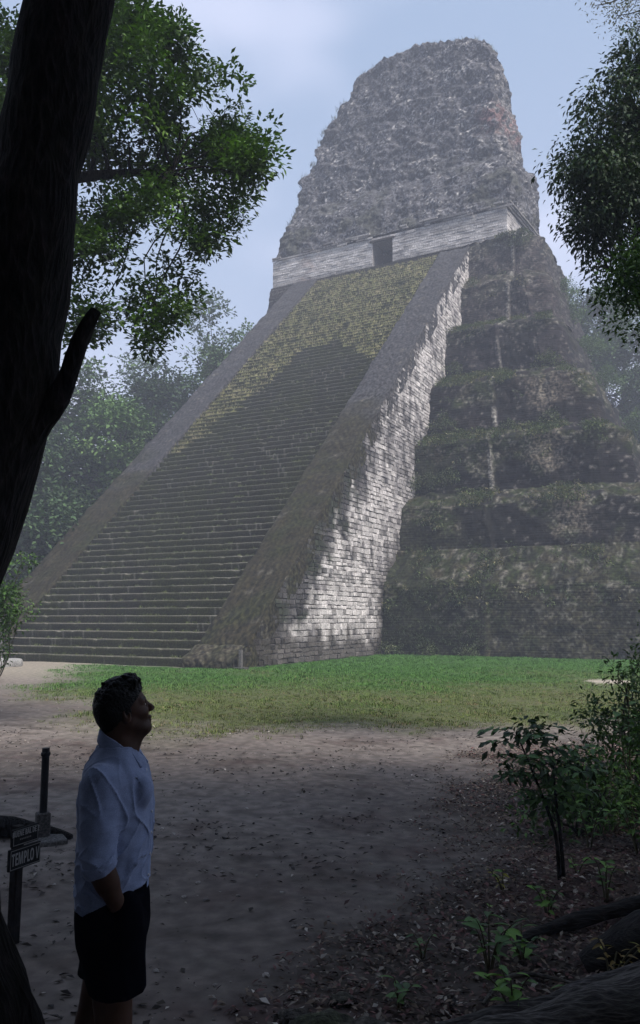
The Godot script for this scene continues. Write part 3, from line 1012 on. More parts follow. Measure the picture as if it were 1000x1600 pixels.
func build_crest(t: Node) -> void:
	# the great ruined roof comb
	var XL := [[36.8, -20.1], [37.8, -19.75], [39.9, -19.3], [41.7, -19.1], [44.0, -19.1], [46.6, -19.0], [47.5, -18.9], [49.0, -17.75], [52.0, -17.1], [53.5, -15.75], [54.9, -15.2], [56.4, -14.2], [57.6, -13.5]]
	var XF := [[37.0, 3.2], [39.0, 3.05], [42.4, 2.6], [43.6, 2.5], [44.3, 1.8], [48.0, 1.4], [51.3, 1.2], [55.0, 1.0], [57.0, 0.6]]
	var XB := [[37.0, 4.1], [39.4, 4.2], [43.6, 4.1], [44.0, 3.95], [44.5, 2.95], [46.3, 2.85], [48.4, 2.7], [50.5, 2.1], [54.0, 1.85], [56.0, 1.1], [58.0, 0.5]]
	var ZF := [[37.0, -36.0], [41.0, -37.3], [44.0, -39.3], [58.0, -41.5]]
	var TOP := [[-13.6, 57.4], [-12.66, 58.6], [-9.9, 59.1], [-6.76, 59.5], [-3.4, 58.7], [-0.82, 58.2], [0.3, 57.3], [1.2, 56.0]]
	var p := PackedVector3Array()
	var c := PackedColorArray()
	var rows := 162
	var w := 0
	for j in rows + 3:
		var h := lerpf(37.25, 55.0, j / 134.0) if j <= 134 else 55.0
		var tt := clampf((j - 134) / float(rows - 1 - 134), 0.0, 1.0) if j > 134 else 0.0
		var xl := table(XL, h if j <= 134 else 55.0 + 3.0 * tt)
		var xf := table(XF, h if j <= 134 else 55.0 + 1.5 * tt)
		var xb := table(XB, h if j <= 134 else 55.0 + 1.5 * tt)
		var cols := []
		for k in 190: cols.append([lerpf(xl, xf, k / 189.0), 0.0, Vector3.BACK])
		for k in range(1, 61): cols.append([lerpf(xf, xb, k / 61.0), k / 61.0, Vector3(1, 0, 0.1)])
		for k in range(0, 24): cols.append([lerpf(xb, xl, k / 23.0), 1.0, Vector3.FORWARD])
		for k in range(1, 12): cols.append([xl, 1.0 - k / 12.0, Vector3.LEFT])
		w = cols.size()
		for q in cols:
			var x: float = q[0]
			var y := h
			if j > 134: y = lerpf(55.0, table(TOP, x), tt)
			var zf := table(ZF, y)
			var zb := -44.5 if y < 43.0 else -44.1
			var z := lerpf(zf, zb, q[1])
			if j >= rows:
				var s := [0.35, 0.7, 1.0][j - rows] as float
				z = lerpf(z, (zf + zb) * 0.5, s)
				y += 0.25 * s
			var pos := Vector3(x, y, z)
			var k := 0.26 * n3(pos, 0.35) + 0.13 * n3(pos, 1.0) + 0.12 * n3(pos, 2.2)
			k += 0.2 * (fposmod(pos.y / 2.4 + 0.25 * n3(pos, 0.25), 1.0) - 0.5) - 0.3 * ss(0.55, 0.75, n3(pos + Vector3(0, 60, 0), 0.55))
			var edge := ss(0.8, 0.0, minf(absf(x - xl), 99.0)) + ss(0.7, 0.0, absf(x - xf))
			pos += (q[2] as Vector3) * (k * (0.4 if y < 37.6 else 1.0))
			pos.x += edge * 0.45 * n3(pos + Vector3(7, 0, 0), 0.8) * ss(37.4, 38.4, y)
			if j > 137: pos.y += 0.22 * n3(pos, 1.3)
			p.append(pos)
			var f := 0.75 * m3(Vector3(pos.x, pos.y * 1.2, pos.z), 1.9) + 0.35 * n3(pos + Vector3(50, 0, 0), 0.7)
			var g := 0.5 + 0.5 * n3(pos + Vector3(3, 0, 0), 0.6)
			var side: bool = (q[2] as Vector3).x > 0.5
			var col := C(0.135, 0.135, 0.152).lerp(C(0.28, 0.275, 0.295), g)
			col = col.lerp(C(0.05, 0.05, 0.05), 0.75 * ss(-0.05, 0.4, n3(pos + Vector3(0, 9, 0), 1.7)))
			col = col.lerp(C(0.80, 0.76, 0.73), ss(0.34, 0.44, f + 0.16 * n3(pos, 0.3)))
			if side:
				col = col.lerp(C(0.34, 0.32, 0.31), (0.75 if y > 44.5 else 0.25) * ss(-0.4, 0.3, n3(pos, 0.8)))
			var pink := ss(2.6, 0.6, absf(y - 48.5)) * ss(-0.9, 0.9, x)
			col = col.lerp(C(0.42, 0.22, 0.2), 0.75 * pink * ss(-0.25, 0.35, n3(pos, 1.2)))
			col = moss(col, 0.65 * ss(0.05, 0.6, n3(pos + Vector3(0, 30, 0), 0.3)) * ss(47.0, 40.0, y), C(0.08, 0.085, 0.05))
			c.append(col)
	var mb := MB.new()
	mb.grid(p, c, w, rows + 3, true, Vector3(-8, 47, -41))
	obj("roof_comb", mb.commit(), M.rubble, t)

func build_temple() -> void:
	var t := thing("stepped_temple", "towering grey stone temple with a steep mossy staircase and ruined roof comb", "temple", FOOT)
	t.rotation.y = deg_to_rad(YAW)
	build_terraces(t)
	var stairs := Node3D.new()
	stairs.name = "staircase"
	t.add_child(stairs, true)
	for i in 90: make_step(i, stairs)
	balustrade(t, -17.5, -14.9)
	balustrade(t, -2.55, 0.02)
	build_flank(t)
	build_shrine(t)
	build_crest(t)
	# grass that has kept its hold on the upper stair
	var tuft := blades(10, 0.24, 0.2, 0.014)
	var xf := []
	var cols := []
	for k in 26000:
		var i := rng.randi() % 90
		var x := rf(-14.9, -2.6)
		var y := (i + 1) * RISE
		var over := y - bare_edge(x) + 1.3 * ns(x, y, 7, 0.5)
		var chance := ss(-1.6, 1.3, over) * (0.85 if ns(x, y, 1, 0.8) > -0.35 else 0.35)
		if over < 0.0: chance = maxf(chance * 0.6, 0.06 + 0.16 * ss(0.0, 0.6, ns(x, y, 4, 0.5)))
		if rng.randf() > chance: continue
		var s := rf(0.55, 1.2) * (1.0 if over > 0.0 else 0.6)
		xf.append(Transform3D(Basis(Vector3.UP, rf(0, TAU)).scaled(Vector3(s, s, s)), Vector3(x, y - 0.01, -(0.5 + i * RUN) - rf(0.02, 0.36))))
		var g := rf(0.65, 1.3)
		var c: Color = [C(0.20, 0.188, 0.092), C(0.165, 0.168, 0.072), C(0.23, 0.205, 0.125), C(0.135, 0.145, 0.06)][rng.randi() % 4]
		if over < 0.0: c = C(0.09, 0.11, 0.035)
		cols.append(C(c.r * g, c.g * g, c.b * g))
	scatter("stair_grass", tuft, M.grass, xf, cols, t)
	# plants on the terrace slopes and on the roof
	var fern := spray(16, 0.28, 0.17, 0.08, 0.7)
	xf = []; cols = []
	for k in 11000:
		var level := rng.randi() % 7
		var yb: float = FLANK[level * 2 + 1][0]
		var yc: float = FLANK[level * 2 + 2][0] if level < 6 else 34.0
		var u := rf(-0.9, 1.0)
		var y := lerpf(yb, yc, u) if u > 0.0 else yb + u * 1.6
		var x := rf(0.1, table(RIGHT, y) - 0.6)
		var d := ns(x, y, level * 5.0, 0.35) + 0.5 * ns(x, y, 2, 1.2)
		var want := ss(0.15, 0.65, d + (0.25 if u > 0.0 else -0.25) + (0.3 if level == 2 and x < 9.0 else 0.0) + (0.22 if x < 3.0 else 0.0)) * (1.0 if level < 5 else 0.25)
		if level == 0 and u < 0.0: want += 0.05
		if u < 0.0 and level in [1, 2, 3, 4]: want *= 0.35 if x < 6.0 else 0.1
		if rng.randf() > want: continue
		var s := rf(0.5, 1.15)
		xf.append(Transform3D(Basis(Vector3.UP, rf(0, TAU)).scaled(Vector3(s, s, s)), Vector3(x, y + 0.12, table(FLANK, y) + rf(0.0, 0.25))))
		var g := rf(0.6, 1.3)
		var c: Color = [C(0.09, 0.12, 0.04), C(0.065, 0.095, 0.04), C(0.15, 0.14, 0.07), C(0.05, 0.07, 0.03)][rng.randi() % 4]
		cols.append(C(c.r * g, c.g * g, c.b * g))
	for k in 700:   # lower left corner of the first terrace is green to the ground
		var x := rf(0.2, 6.5)
		var y := rf(0.1, 4.2)
		if rng.randf() > 0.35 + 0.6 * ns(x, y, 3, 0.8): continue
		var s := rf(0.35, 0.8)
		xf.append(Transform3D(Basis(Vector3.UP, rf(0, TAU)).scaled(Vector3(s, s, s)), Vector3(x, y, table(FLANK, y) + 0.15)))
		var g := rf(0.5, 1.1)
		cols.append(C(0.055 * g, 0.075 * g, 0.03 * g))
	scatter("terrace_plants", fern, M.leaf_far, xf, cols, t)
	xf = []; cols = []
	for k in 420:
		var x := rf(-13.5, 1.0)
		var y := table([[-13.6, 57.4], [-12.66, 58.6], [-9.9, 59.1], [-6.76, 59.5], [-3.4, 58.7], [-0.82, 58.2], [0.3, 57.3], [1.2, 56.0]], x)
		if k % 3 == 0:
			y = rf(39.0, 56.0)
			x = table([[36.8, -20.1], [39.9, -19.3], [44.0, -19.1], [47.5, -18.9], [49.0, -17.75], [52.0, -17.1], [54.9, -15.2], [57.6, -13.5]], y)
		if rng.randf() > 0.45 + 0.6 * ns(x, y, 0, 0.9): continue
		var s := rf(0.5, 1.5)
		xf.append(Transform3D(Basis(Vector3.UP, rf(0, TAU)).scaled(Vector3(s, s, s)), Vector3(x, y, -42.4 + rf(-0.5, 0.5) if k % 3 else table([[37.0, -36.2], [41.0, -37.5], [44.0, -39.5], [58.0, -41.7]], y))))
		var g := rf(0.6, 1.2)
		cols.append(C(0.10 * g, 0.11 * g, 0.055 * g))
	scatter("roof_grass", blades(12, 0.4, 0.25, 0.016), M.grass, xf, cols, t)

# ---------------------------------------------------------------- trees and plants
func crown_xf(lobes: Array, density: float, gap: float, gfreq: float, origin: Vector3, cols: Array, green: Array, smin_: float, smax_: float) -> Array:
	var xf := []
	for l in lobes:
		var c := Vector3(l[0], l[1], l[2])
		var r: float = l[3]
		var n := int(density * r * r)
		for i in n:
			var d := Vector3(rf(-1, 1), rf(-1, 1), rf(-1, 1))
			while d.length() > 1.0 or d.length() < 0.05:
				d = Vector3(rf(-1, 1), rf(-1, 1), rf(-1, 1))
			d = d.normalized() * pow(d.length(), 0.7)
			var p := c + d * r * Vector3(1.08, 0.85, 1.08) * (1.0 + 0.25 * n3(c + d * 3.0, 1.3))
			if n3(p, gfreq) < gap: continue
			var s := rf(smin_, smax_)
			var b := Basis.from_euler(Vector3(rf(-0.45, 0.45), rf(0, TAU), rf(-0.45, 0.45))).scaled(Vector3(s, s, s))
			xf.append(Transform3D(b, p - origin))
			var g: Color = green[rng.randi() % green.size()]
			var k := rf(0.75, 1.25) * (1.0 + 0.25 * n3(p, gfreq * 0.6))
			cols.append(C(g.r * k, g.g * k, g.b * k))
	return xf

func limb(mb: MB, a: Vector3, b: Vector3, ra: float, rb: float, col: Color, sag := 0.12) -> void:
	var l := (b - a).length()
	var m1 := a.lerp(b, 0.35) + Vector3(rf(-1, 1), rf(0.0, 1.0), rf(-1, 1)) * l * sag
	var m2 := a.lerp(b, 0.7) + Vector3(rf(-1, 1), rf(-0.5, 1), rf(-1, 1)) * l * sag
	tube(mb, [a, m1, m2, b], [ra, lerpf(ra, rb, 0.35), lerpf(ra, rb, 0.7), rb], 7, col, 0.15, 2.0, true, 3)

func tree(called: String, label: String, group: String, base: Vector3, trunk: Array, rad: Array, lobes: Array, sp: Mesh, m: Material, density: float, gap: float, gfreq: float, green: Array, bark: Color, s0: float, s1: float, fork := 0.6, sides := 12) -> Node3D:
	var t := thing(called, label, "tree", base, group)
	var mb := MB.new()
	var pts := []
	for q in trunk: pts.append(q - base)
	tube(mb, pts, rad, sides, bark, 0.16, 1.4, true, 4)
	obj("trunk", mb.commit(), M.bark, t)
	var lb := MB.new()
	for l in lobes:
		var c := Vector3(l[0], l[1], l[2]) - base
		# leave the trunk below the lobe
		var best: Vector3 = pts[-1]
		var rr: float = rad[-1]
		for i in range(1, pts.size()):
			for s in 6:
				var q: Vector3 = pts[i - 1].lerp(pts[i], s / 5.0)
				if q.y < c.y - (q - Vector3(c.x, q.y, c.z)).length() * fork + 0.5 and q.y > best.y - 99.0 and (q - c).length() < (best - c).length():
					best = q; rr = lerpf(rad[i - 1], rad[i], s / 5.0)
		var r0 := minf(rr * 0.55, 0.05 + 0.06 * float(l[3]) * 2.0)
		limb(lb, best, c, r0, r0 * 0.3, bark)
		for k in 4:
			var d := Vector3(rf(-1, 1), rf(-0.4, 0.9), rf(-1, 1)).normalized()
			limb(lb, best.lerp(c, rf(0.75, 1.0)), c + d * float(l[3]) * 0.85, r0 * 0.3, r0 * 0.1, bark)
	obj("limb", lb.commit(), M.bark, t)
	var cols := []
	var xf := crown_xf(lobes, density, gap, gfreq, base, cols, green, s0, s1)
	scatter("crown", sp, m, xf, cols, t)
	return t

func auto_lobes(base: Vector3, h: float, r: float, low: float, n: int) -> Array:
	var out := []
	for i in n:
		var u := (i + 0.5) / n
		var y := lerpf(low, h, u)
		var env := sin(PI * clampf(0.18 + 0.72 * u, 0, 1))
		var a := i * 2.4 + rf(-0.5, 0.5)
		var rr := r * env * rf(0.35, 0.8)
		out.append([base.x + cos(a) * rr, base.y + y + rf(-0.05, 0.05) * h, base.z + sin(a) * rr, r * rf(0.34, 0.5) * (0.7 + 0.3 * env)])
	return out

var far_spray: Mesh
func far_tree(called: String, label: String, base: Vector3, h: float, r: float, low: float, n: int, green: Array, density := 16.0, gap := -0.35) -> void:
	var tr := [base, base + Vector3(rf(-0.4, 0.4), h * 0.4, rf(-0.4, 0.4)), base + Vector3(rf(-1, 1), h * 0.8, rf(-1, 1))]
	tree(called, label, "forest trees round the temple", base, tr, [0.035 * h * 0.6 + 0.1, 0.02 * h * 0.6 + 0.08, 0.08], auto_lobes(base, h - r * 0.35, r, low, n), far_spray, M.leaf_far, density, gap, 0.35, green, C(0.11, 0.10, 0.09), 0.8, 1.4, 0.6, 8)

func build_forest() -> void:
	far_spray = spray(22, 0.75, 0.34, 0.19, 0.55)
	var dk := [C(0.042, 0.082, 0.034), C(0.055, 0.1, 0.037), C(0.036, 0.064, 0.03)]
	var md := [C(0.062, 0.12, 0.04), C(0.082, 0.145, 0.046), C(0.05, 0.09, 0.034)]
	var lt := [C(0.09, 0.165, 0.05), C(0.115, 0.19, 0.06), C(0.07, 0.125, 0.042)]
	# left of the stair
	far_tree("forest_tree", "tall hazy tree whose airy top stands against the sky left of the stair", Vector3(-9.6, 0, -69), 30.0, 4.6, 13.0, 20, md, 13.0, -0.2)
	far_tree("forest_tree", "hazy tree whose top just shows over the upper left edge of the stair", Vector3(-6.0, 0, -77), 30.5, 4.4, 16.0, 16, lt, 11.0, -0.15)
	far_tree("forest_tree", "grey green tree between the airy tall tree and the hanging leaves at left", Vector3(-14.2, 0, -67), 24.5, 5.0, 7.0, 20, dk)
	far_tree("forest_tree", "rounded hazy tree right of the broken branch stub on the big trunk", Vector3(-18.6, 0, -63), 23.0, 5.2, 5.0, 20, md)
	far_tree("forest_tree", "tree in the gap between the big trunk and its broken branch stub", Vector3(-21.8, 0, -57), 20.0, 5.0, 4.0, 20, dk)
	far_tree("forest_tree", "brighter green tree close beside the middle of the left stair edge", Vector3(-14.9, 0, -58), 18.5, 3.8, 4.0, 18, lt)
	far_tree("forest_tree", "dark low tree close behind the lower left stair edge", Vector3(-18.2, 0, -51.5), 13.0, 4.0, 1.5, 18, dk)
	far_tree("forest_tree", "dark tree beside the foot of the left stair edge, next to the big trunk", Vector3(-21.6, 0, -48.5), 12.5, 3.8, 1.0, 18, dk)
	far_tree("forest_tree", "dark broad tree mostly hidden by the big trunk at left", Vector3(-27.5, 0, -52), 18.0, 5.6, 2.0, 20, dk)
	far_tree("forest_tree", "tree at the far left glimpsed past the outer side of the big trunk", Vector3(-30.0, 0, -60), 24.0, 6.0, 4.0, 20, md)
	far_tree("forest_tree", "slim tree rising behind the rounded hazy tree left of the stair", Vector3(-16.5, 0, -76), 27.0, 4.6, 8.0, 18, md, 13.0, -0.25)
	# right of the temple
	far_tree("forest_tree", "tall tree with its pale trunk standing behind the right flank of the temple", Vector3(29.5, 0, -79), 36.0, 5.0, 9.0, 20, md)
	far_tree("forest_tree", "hazy tree close behind the upper right edge of the temple", Vector3(26.5, 0, -80), 36.0, 4.4, 14.0, 18, dk)
	far_tree("forest_tree", "broad tree at the right picture edge behind the middle terraces", Vector3(33.0, 0, -74), 32.0, 5.6, 5.0, 20, dk)
	far_tree("forest_tree", "bluish tree seen through the gap under the dark hanging crown at right", Vector3(34.5, 0, -88), 40.0, 5.6, 12.0, 20, lt, 14.0, -0.25)
	far_tree("forest_tree", "dark tree low at the right edge beside the lower terraces", Vector3(33.0, 0, -62), 17.0, 5.2, 1.5, 18, dk)
	far_tree("forest_tree", "tree with dense dark foliage at the far right behind the dark crown", Vector3(40.0, 0, -80), 33.0, 6.5, 6.0, 20, dk)
	far_tree("forest_tree", "farthest tree behind the right side of the temple", Vector3(29.0, 0, -95), 38.0, 5.5, 14.0, 18, md, 14.0, -0.25)
	# the rest of the forest, one mass
	var xf := []
	var cols := []
	for k in 7000:
		var a := rf(-1.15, 1.15)
		var d := rf(100.0, 128.0)
		var p := Vector3(sin(a) * d, 0, -cos(a) * d)
		p.y = rf(0.0, 1.0) * (19.0 + 6.0 * ns(p.x, p.z, 0, 0.06))
		var s := rf(2.0, 3.6)
		xf.append(Transform3D(Basis.from_euler(Vector3(rf(-0.4, 0.4), rf(0, TAU), rf(-0.4, 0.4))).scaled(Vector3(s, s, s)), p))
		var c: Color = dk[rng.randi() % 3]
		cols.append(c)
	var o := scatter("distant_forest", far_spray, M.leaf_far, xf, cols)
	o.set_meta("label", "unbroken distant forest behind all the other trees")
	o.set_meta("category", "forest")

func shade_canopy(x0: float, x1: float, z0: float, z1: float) -> Array:  # unseen crown lobes gridded overhead to keep sky and sun off the foreground
	var out := []
	var z := z0
	while z <= z1:
		var x := x0
		while x <= x1:
			out.append([x + rf(-0.5, 0.5), 11.0 + rf(-0.4, 1.2), z + rf(-0.2, 0.6), rf(1.75, 2.15)])
			x += 2.5
		z += 2.6
	return out

func build_near_trees() -> void:
	var sp := spray(34, 0.3, 0.13, 0.062, 0.5)
	var spd := spray(30, 0.34, 0.12, 0.05, 0.8, 0.7)
	var bark := C(0.028, 0.024, 0.022)
	# the spreading tree whose crown hangs in from the left
	var lob := [[-3.06, 11.99, -13.2, 0.94], [-2.14, 11.25, -13.5, 0.88], [-1.5, 10.25, -13.0, 0.72], [-2.22, 9.81, -13.8, 0.88], [-3.35, 10.4, -13.0, 0.99], [-1.2, 9.55, -12.7, 0.4], [-2.9, 8.85, -12.6, 0.55], [-1.9, 9.12, -13.3, 0.52], [-1.97, 8.5, -13.1, 0.3], [-3.5, 8.05, -13.0, 0.72], [-2.86, 7.85, -13.5, 0.66], [-3.95, 9.1, -13.4, 0.6], [-4.99, 11.99, -13.6, 0.94], [-2.75, 7.3, -12.9, 0.42], [-2.85, 6.75, -13.0, 0.25], [-3.9, 7.2, -13.0, 0.5], [-5.38, 10.64, -13.0, 0.7], [-4.29, 11.62, -12.6, 0.83], [-2.97, 12.8, -13.0, 0.4], [-2.67, 12.2, -12.8, 0.34], [-4.4, 10.6, -13.6, 0.8], [-2.65, 11.2, -12.5, 0.6], [-3.9, 12.9, -13.4, 0.8], [-6.2, 12.4, -13.0, 0.9], [-1.75, 10.85, -13.2, 0.5], [-5.2, 9.0, -13.2, 0.6]]
	tree("spreading_tree", "leafy tree hanging over the clearing from behind the big trunk at left", "", Vector3(-8.6, 0, -14.5), [Vector3(-8.6, 0, -14.5), Vector3(-8.3, 4, -14.2), Vector3(-7.6, 7.5, -13.8), Vector3(-6.2, 9.3, -13.4), Vector3(-4.4, 9.75, -13.1), Vector3(-2.6, 9.95, -13.2)], [0.34, 0.28, 0.22, 0.15, 0.1, 0.04], lob, sp, M.leaf, 240.0, 0.0, 0.85, [C(0.075, 0.145, 0.03), C(0.06, 0.11, 0.026), C(0.10, 0.18, 0.035), C(0.04, 0.075, 0.022)], bark, 0.6, 1.05, 0.4)
	# the dark drooping crown at right
	var lob2 := [[5.05, 10.5, -12.0, 0.72], [4.64, 9.77, -12.2, 0.7], [4.29, 9.0, -12.0, 0.5], [5.20, 9.44, -12.5, 1.0], [4.80, 8.46, -12.0, 0.7], [4.27, 8.3, -11.8, 0.36], [5.05, 11.15, -12.0, 0.4], [5.30, 7.75, -12.2, 0.6], [4.50, 7.65, -12.0, 0.34], [5.45, 11.3, -12.0, 0.5], [5.90, 10.2, -12.3, 0.9], [6.00, 8.6, -12.0, 0.9], [4.95, 9.0, -11.6, 0.6]]
	tree("hanging_tree", "dark tree with drooping leaves at the right edge beside the temple top", "", Vector3(7.4, 0.3, -12.4), [Vector3(7.4, 0.3, -12.4), Vector3(7.1, 4.5, -12.3), Vector3(6.3, 7.6, -12.2), Vector3(5.4, 9.4, -12.1), Vector3(5.0, 10.6, -12.0)], [0.3, 0.24, 0.17, 0.1, 0.05], lob2, spd, M.leaf, 250.0, -0.3, 1.1, [C(0.032, 0.06, 0.03), C(0.045, 0.075, 0.035), C(0.026, 0.045, 0.025)], bark, 0.6, 1.0, 0.6)
	var lob3 := [[3.8, 6.35, -9.0, 0.3], [3.62, 6.02, -9.1, 0.3], [3.82, 5.65, -9.0, 0.34], [4.2, 6.2, -9.0, 0.5], [4.4, 5.8, -9.2, 0.4]]
	tree("small_tree", "small bright green tree below the dark drooping crown at right", "", Vector3(5.2, 0.6, -9.2), [Vector3(5.2, 0.6, -9.2), Vector3(5.0, 3.0, -9.1), Vector3(4.4, 5.2, -9.0), Vector3(4.0, 6.0, -9.0)], [0.08, 0.065, 0.04, 0.02], lob3, spray(30, 0.22, 0.085, 0.035, 0.6), M.leaf, 330.0, -0.5, 1.5, [C(0.06, 0.13, 0.03), C(0.085, 0.165, 0.035), C(0.045, 0.09, 0.025)], bark, 0.6, 1.0, 0.6)
	var lob4 := [[5.35, 13.85, -14.0, 0.2], [5.7, 13.62, -14.0, 0.26], [6.0, 13.95, -14.0, 0.4], [6.05, 13.25, -14.0, 0.18], [6.6, 13.8, -14.2, 0.5], [6.3, 14.4, -14.0, 0.5]]
	tree("tall_tree", "thin tree with pale yellowish leaves reaching into the top right corner", "", Vector3(9.2, 0.4, -14.5), [Vector3(9.2, 0.4, -14.5), Vector3(9.0, 7, -14.5), Vector3(8.3, 12, -14.3), Vector3(6.9, 14.0, -14.1)], [0.22, 0.17, 0.1, 0.04], lob4, spray(18, 0.3, 0.09, 0.035, 0.7), M.leaf, 150.0, -0.4, 1.5, [C(0.17, 0.15, 0.07), C(0.10, 0.12, 0.05), C(0.2, 0.16, 0.09)], C(0.12, 0.10, 0.08), 0.5, 0.9, 0.6)
	# the great leaning trunk in front, its crown far overhead
	var big := spray(34, 0.9, 0.3, 0.13, 0.5)
	var oh := shade_canopy(-9.0, 0.9, -3.9, 2.6)
	var bt := tree("leaning_tree", "massive dark leaning trunk with rough bark in the left foreground", "", Vector3(-1.23, 0.1, -3.0), [Vector3(-1.33, 0.0, -3.0), Vector3(-1.35, 0.42, -3.0), Vector3(-1.38, 0.74, -3.0), Vector3(-1.43, 1.02, -3.0), Vector3(-1.48, 1.35, -3.0), Vector3(-1.49, 1.7, -3.0), Vector3(-1.40, 2.3, -3.0), Vector3(-1.23, 2.94, -3.0), Vector3(-1.16, 3.57, -3.0), Vector3(-1.1, 4.25, -3.0), Vector3(-1.03, 4.7, -3.0), Vector3(-0.9, 5.6, -2.9), Vector3(-0.75, 8.0, -2.6), Vector3(-0.7, 10.2, -2.2)], [0.5, 0.4, 0.33, 0.28, 0.235, 0.22, 0.205, 0.195, 0.185, 0.172, 0.168, 0.16, 0.14, 0.1], oh, big, M.leaf_big, 26.0, -0.6, 0.5, [C(0.035, 0.065, 0.02), C(0.05, 0.085, 0.025)], C(0.028, 0.024, 0.022), 0.8, 1.3, 0.5, 28)
	var stub := MB.new()
	var b0 := bt.position
	tube(stub, [Vector3(-1.25, 2.62, -2.98) - b0, Vector3(-1.1, 2.84, -2.97) - b0, Vector3(-1.0, 2.98, -2.97) - b0, Vector3(-0.945, 3.14, -2.97) - b0, Vector3(-0.915, 3.23, -2.97) - b0, Vector3(-0.868, 3.33, -2.97) - b0], [0.09, 0.062, 0.042, 0.036, 0.031, 0.025], 12, C(0.03, 0.026, 0.024), 0.2, 5.0, true, 3)
	obj("broken_branch", stub.commit(), M.bark, bt)
	# unseen trees behind and overhead, added to darken the foreground
	var back := [["forest_tree", "unseen tree behind the viewer to the right, added to shade the foreground", Vector3(5.5, 0.5, 5.0), shade_canopy(1.0, 10.5, -3.7, 9.0)], ["forest_tree", "unseen tree behind the viewer to the left, added to shade the foreground", Vector3(-5.0, 0.4, 6.0), shade_canopy(-10.0, -1.0, 2.8, 10.5) + [[-8.5, 5.5, -1.0, 2.3], [-9.0, 3.0, 1.0, 2.2], [-8.5, 6.5, 3.5, 2.4]]], ["forest_tree", "unseen tree straight behind the viewer, added to shade the foreground", Vector3(0.8, 0.5, 9.5), [[0.5, 8.5, 8.0, 2.8], [3.5, 6.5, 8.0, 2.6], [-2.5, 6.5, 8.5, 2.6], [0.0, 4.5, 9.0, 2.6], [4.5, 3.5, 7.0, 2.4], [-4.5, 3.5, 7.0, 2.4], [0.5, 1.6, 8.0, 2.0], [-7.0, 2.0, 5.0, 2.2], [7.0, 2.2, 4.5, 2.2], [7.8, 4.5, 2.0, 2.3], [-7.5, 5.5, 6.0, 2.3], [7.5, 6.5, 5.5, 2.4]]]]
	for e in back:
		var bs: Vector3 = e[2]
		tree(e[0], e[1], "", bs, [bs, bs + Vector3(0.3, 4.5, 0), bs + Vector3(0.0, 9.5, -0.4)], [0.3, 0.22, 0.12], e[3], big, M.leaf_big, 24.0, -0.6, 0.5, [C(0.035, 0.065, 0.02), C(0.05, 0.085, 0.025)], bark, 0.8, 1.3)

var leaf_meshes := {}
func leaf_mesh(key: String, l: float, w: float, col: Color, curl := 0.25) -> ArrayMesh:
	var mb := MB.new()
	var p := PackedVector3Array()
	var c := PackedColorArray()
	for j in 6:
		var u := j / 5.0
		var ww := w * 0.5 * pow(sin(PI * pow(clampf(u * 0.98 + 0.01, 0, 1), 0.8)), 0.8)
		for i in 3:
			var s := i - 1.0
			p.append(Vector3(s * ww, absf(s) * ww * 0.3 - u * u * l * curl, u * l))
			var g := (1.1 if i == 1 else 0.92) * (0.9 + 0.2 * u)
			c.append(C(col.r * g, col.g * g, col.b * g))
	mb.grid(p, c, 3, 6, false, null, Vector3.UP)
	leaf_meshes[key] = mb.commit()
	return leaf_meshes[key]

func put_leaf(parent: Node3D, key: String, at: Vector3, dir: Vector3, s: float, roll := 0.0) -> void:
	var d := dir.normalized()
	var x := Vector3.UP.cross(d)
	if x.length() < 0.05: x = Vector3.RIGHT
	x = x.normalized()
	var b := Basis(x, d.cross(x), d).rotated(d, roll)
	var o := obj("leaf", leaf_meshes[key], M.leaf, parent)
	o.transform = Transform3D(b.scaled_local(Vector3(s, s, s)), at)

func plant(called: String, label: String, cat: String, x: float, z: float, h: float, spread: float, stems: int, per: int, keys: Array, s: float, group := "", lean := Vector3.ZERO, top_only := 0.3) -> Node3D:
	var t := thing(called, label, cat, Vector3(x, gh(x, z) - 0.01, z), group)
	for k in stems:
		var a := TAU * k / stems + rf(-0.5, 0.5)
		var out := Vector3(cos(a), 0, sin(a)) * spread * rf(0.5, 1.0) + lean
		var hh := h * rf(0.7, 1.0)
		var pts := [Vector3(cos(a), 0, sin(a)) * 0.01, out * 0.25 + Vector3(0, hh * 0.4, 0), out * 0.6 + Vector3(0, hh * 0.8, 0), out + Vector3(0, hh, 0)]
		var mb := MB.new()
		tube(mb, pts, [0.006 + h * 0.004, 0.005 + h * 0.003, 0.004, 0.002], 6, C(0.06, 0.055, 0.03), 0.0, 3.0, true, 3)
		obj("stem", mb.commit(), M.plain, t)
		for i in per:
			var u := lerpf(top_only, 1.0, (i + rf(0, 0.8)) / per)
			var q: Vector3
			if u < 0.33: q = pts[0].lerp(pts[1], u * 3.0)
			elif u < 0.66: q = pts[1].lerp(pts[2], u * 3.0 - 1.0)
			else: q = pts[2].lerp(pts[3], minf(u * 3.0 - 2.0, 1.0))
			var b := i * 2.4 + k * 1.3 + rf(-0.4, 0.4)
			var d := Vector3(cos(b), rf(-0.15, 0.55), sin(b))
			put_leaf(t, keys[rng.randi() % keys.size()], q, d, s * rf(0.65, 1.15), rf(-0.4, 0.4))
	return t

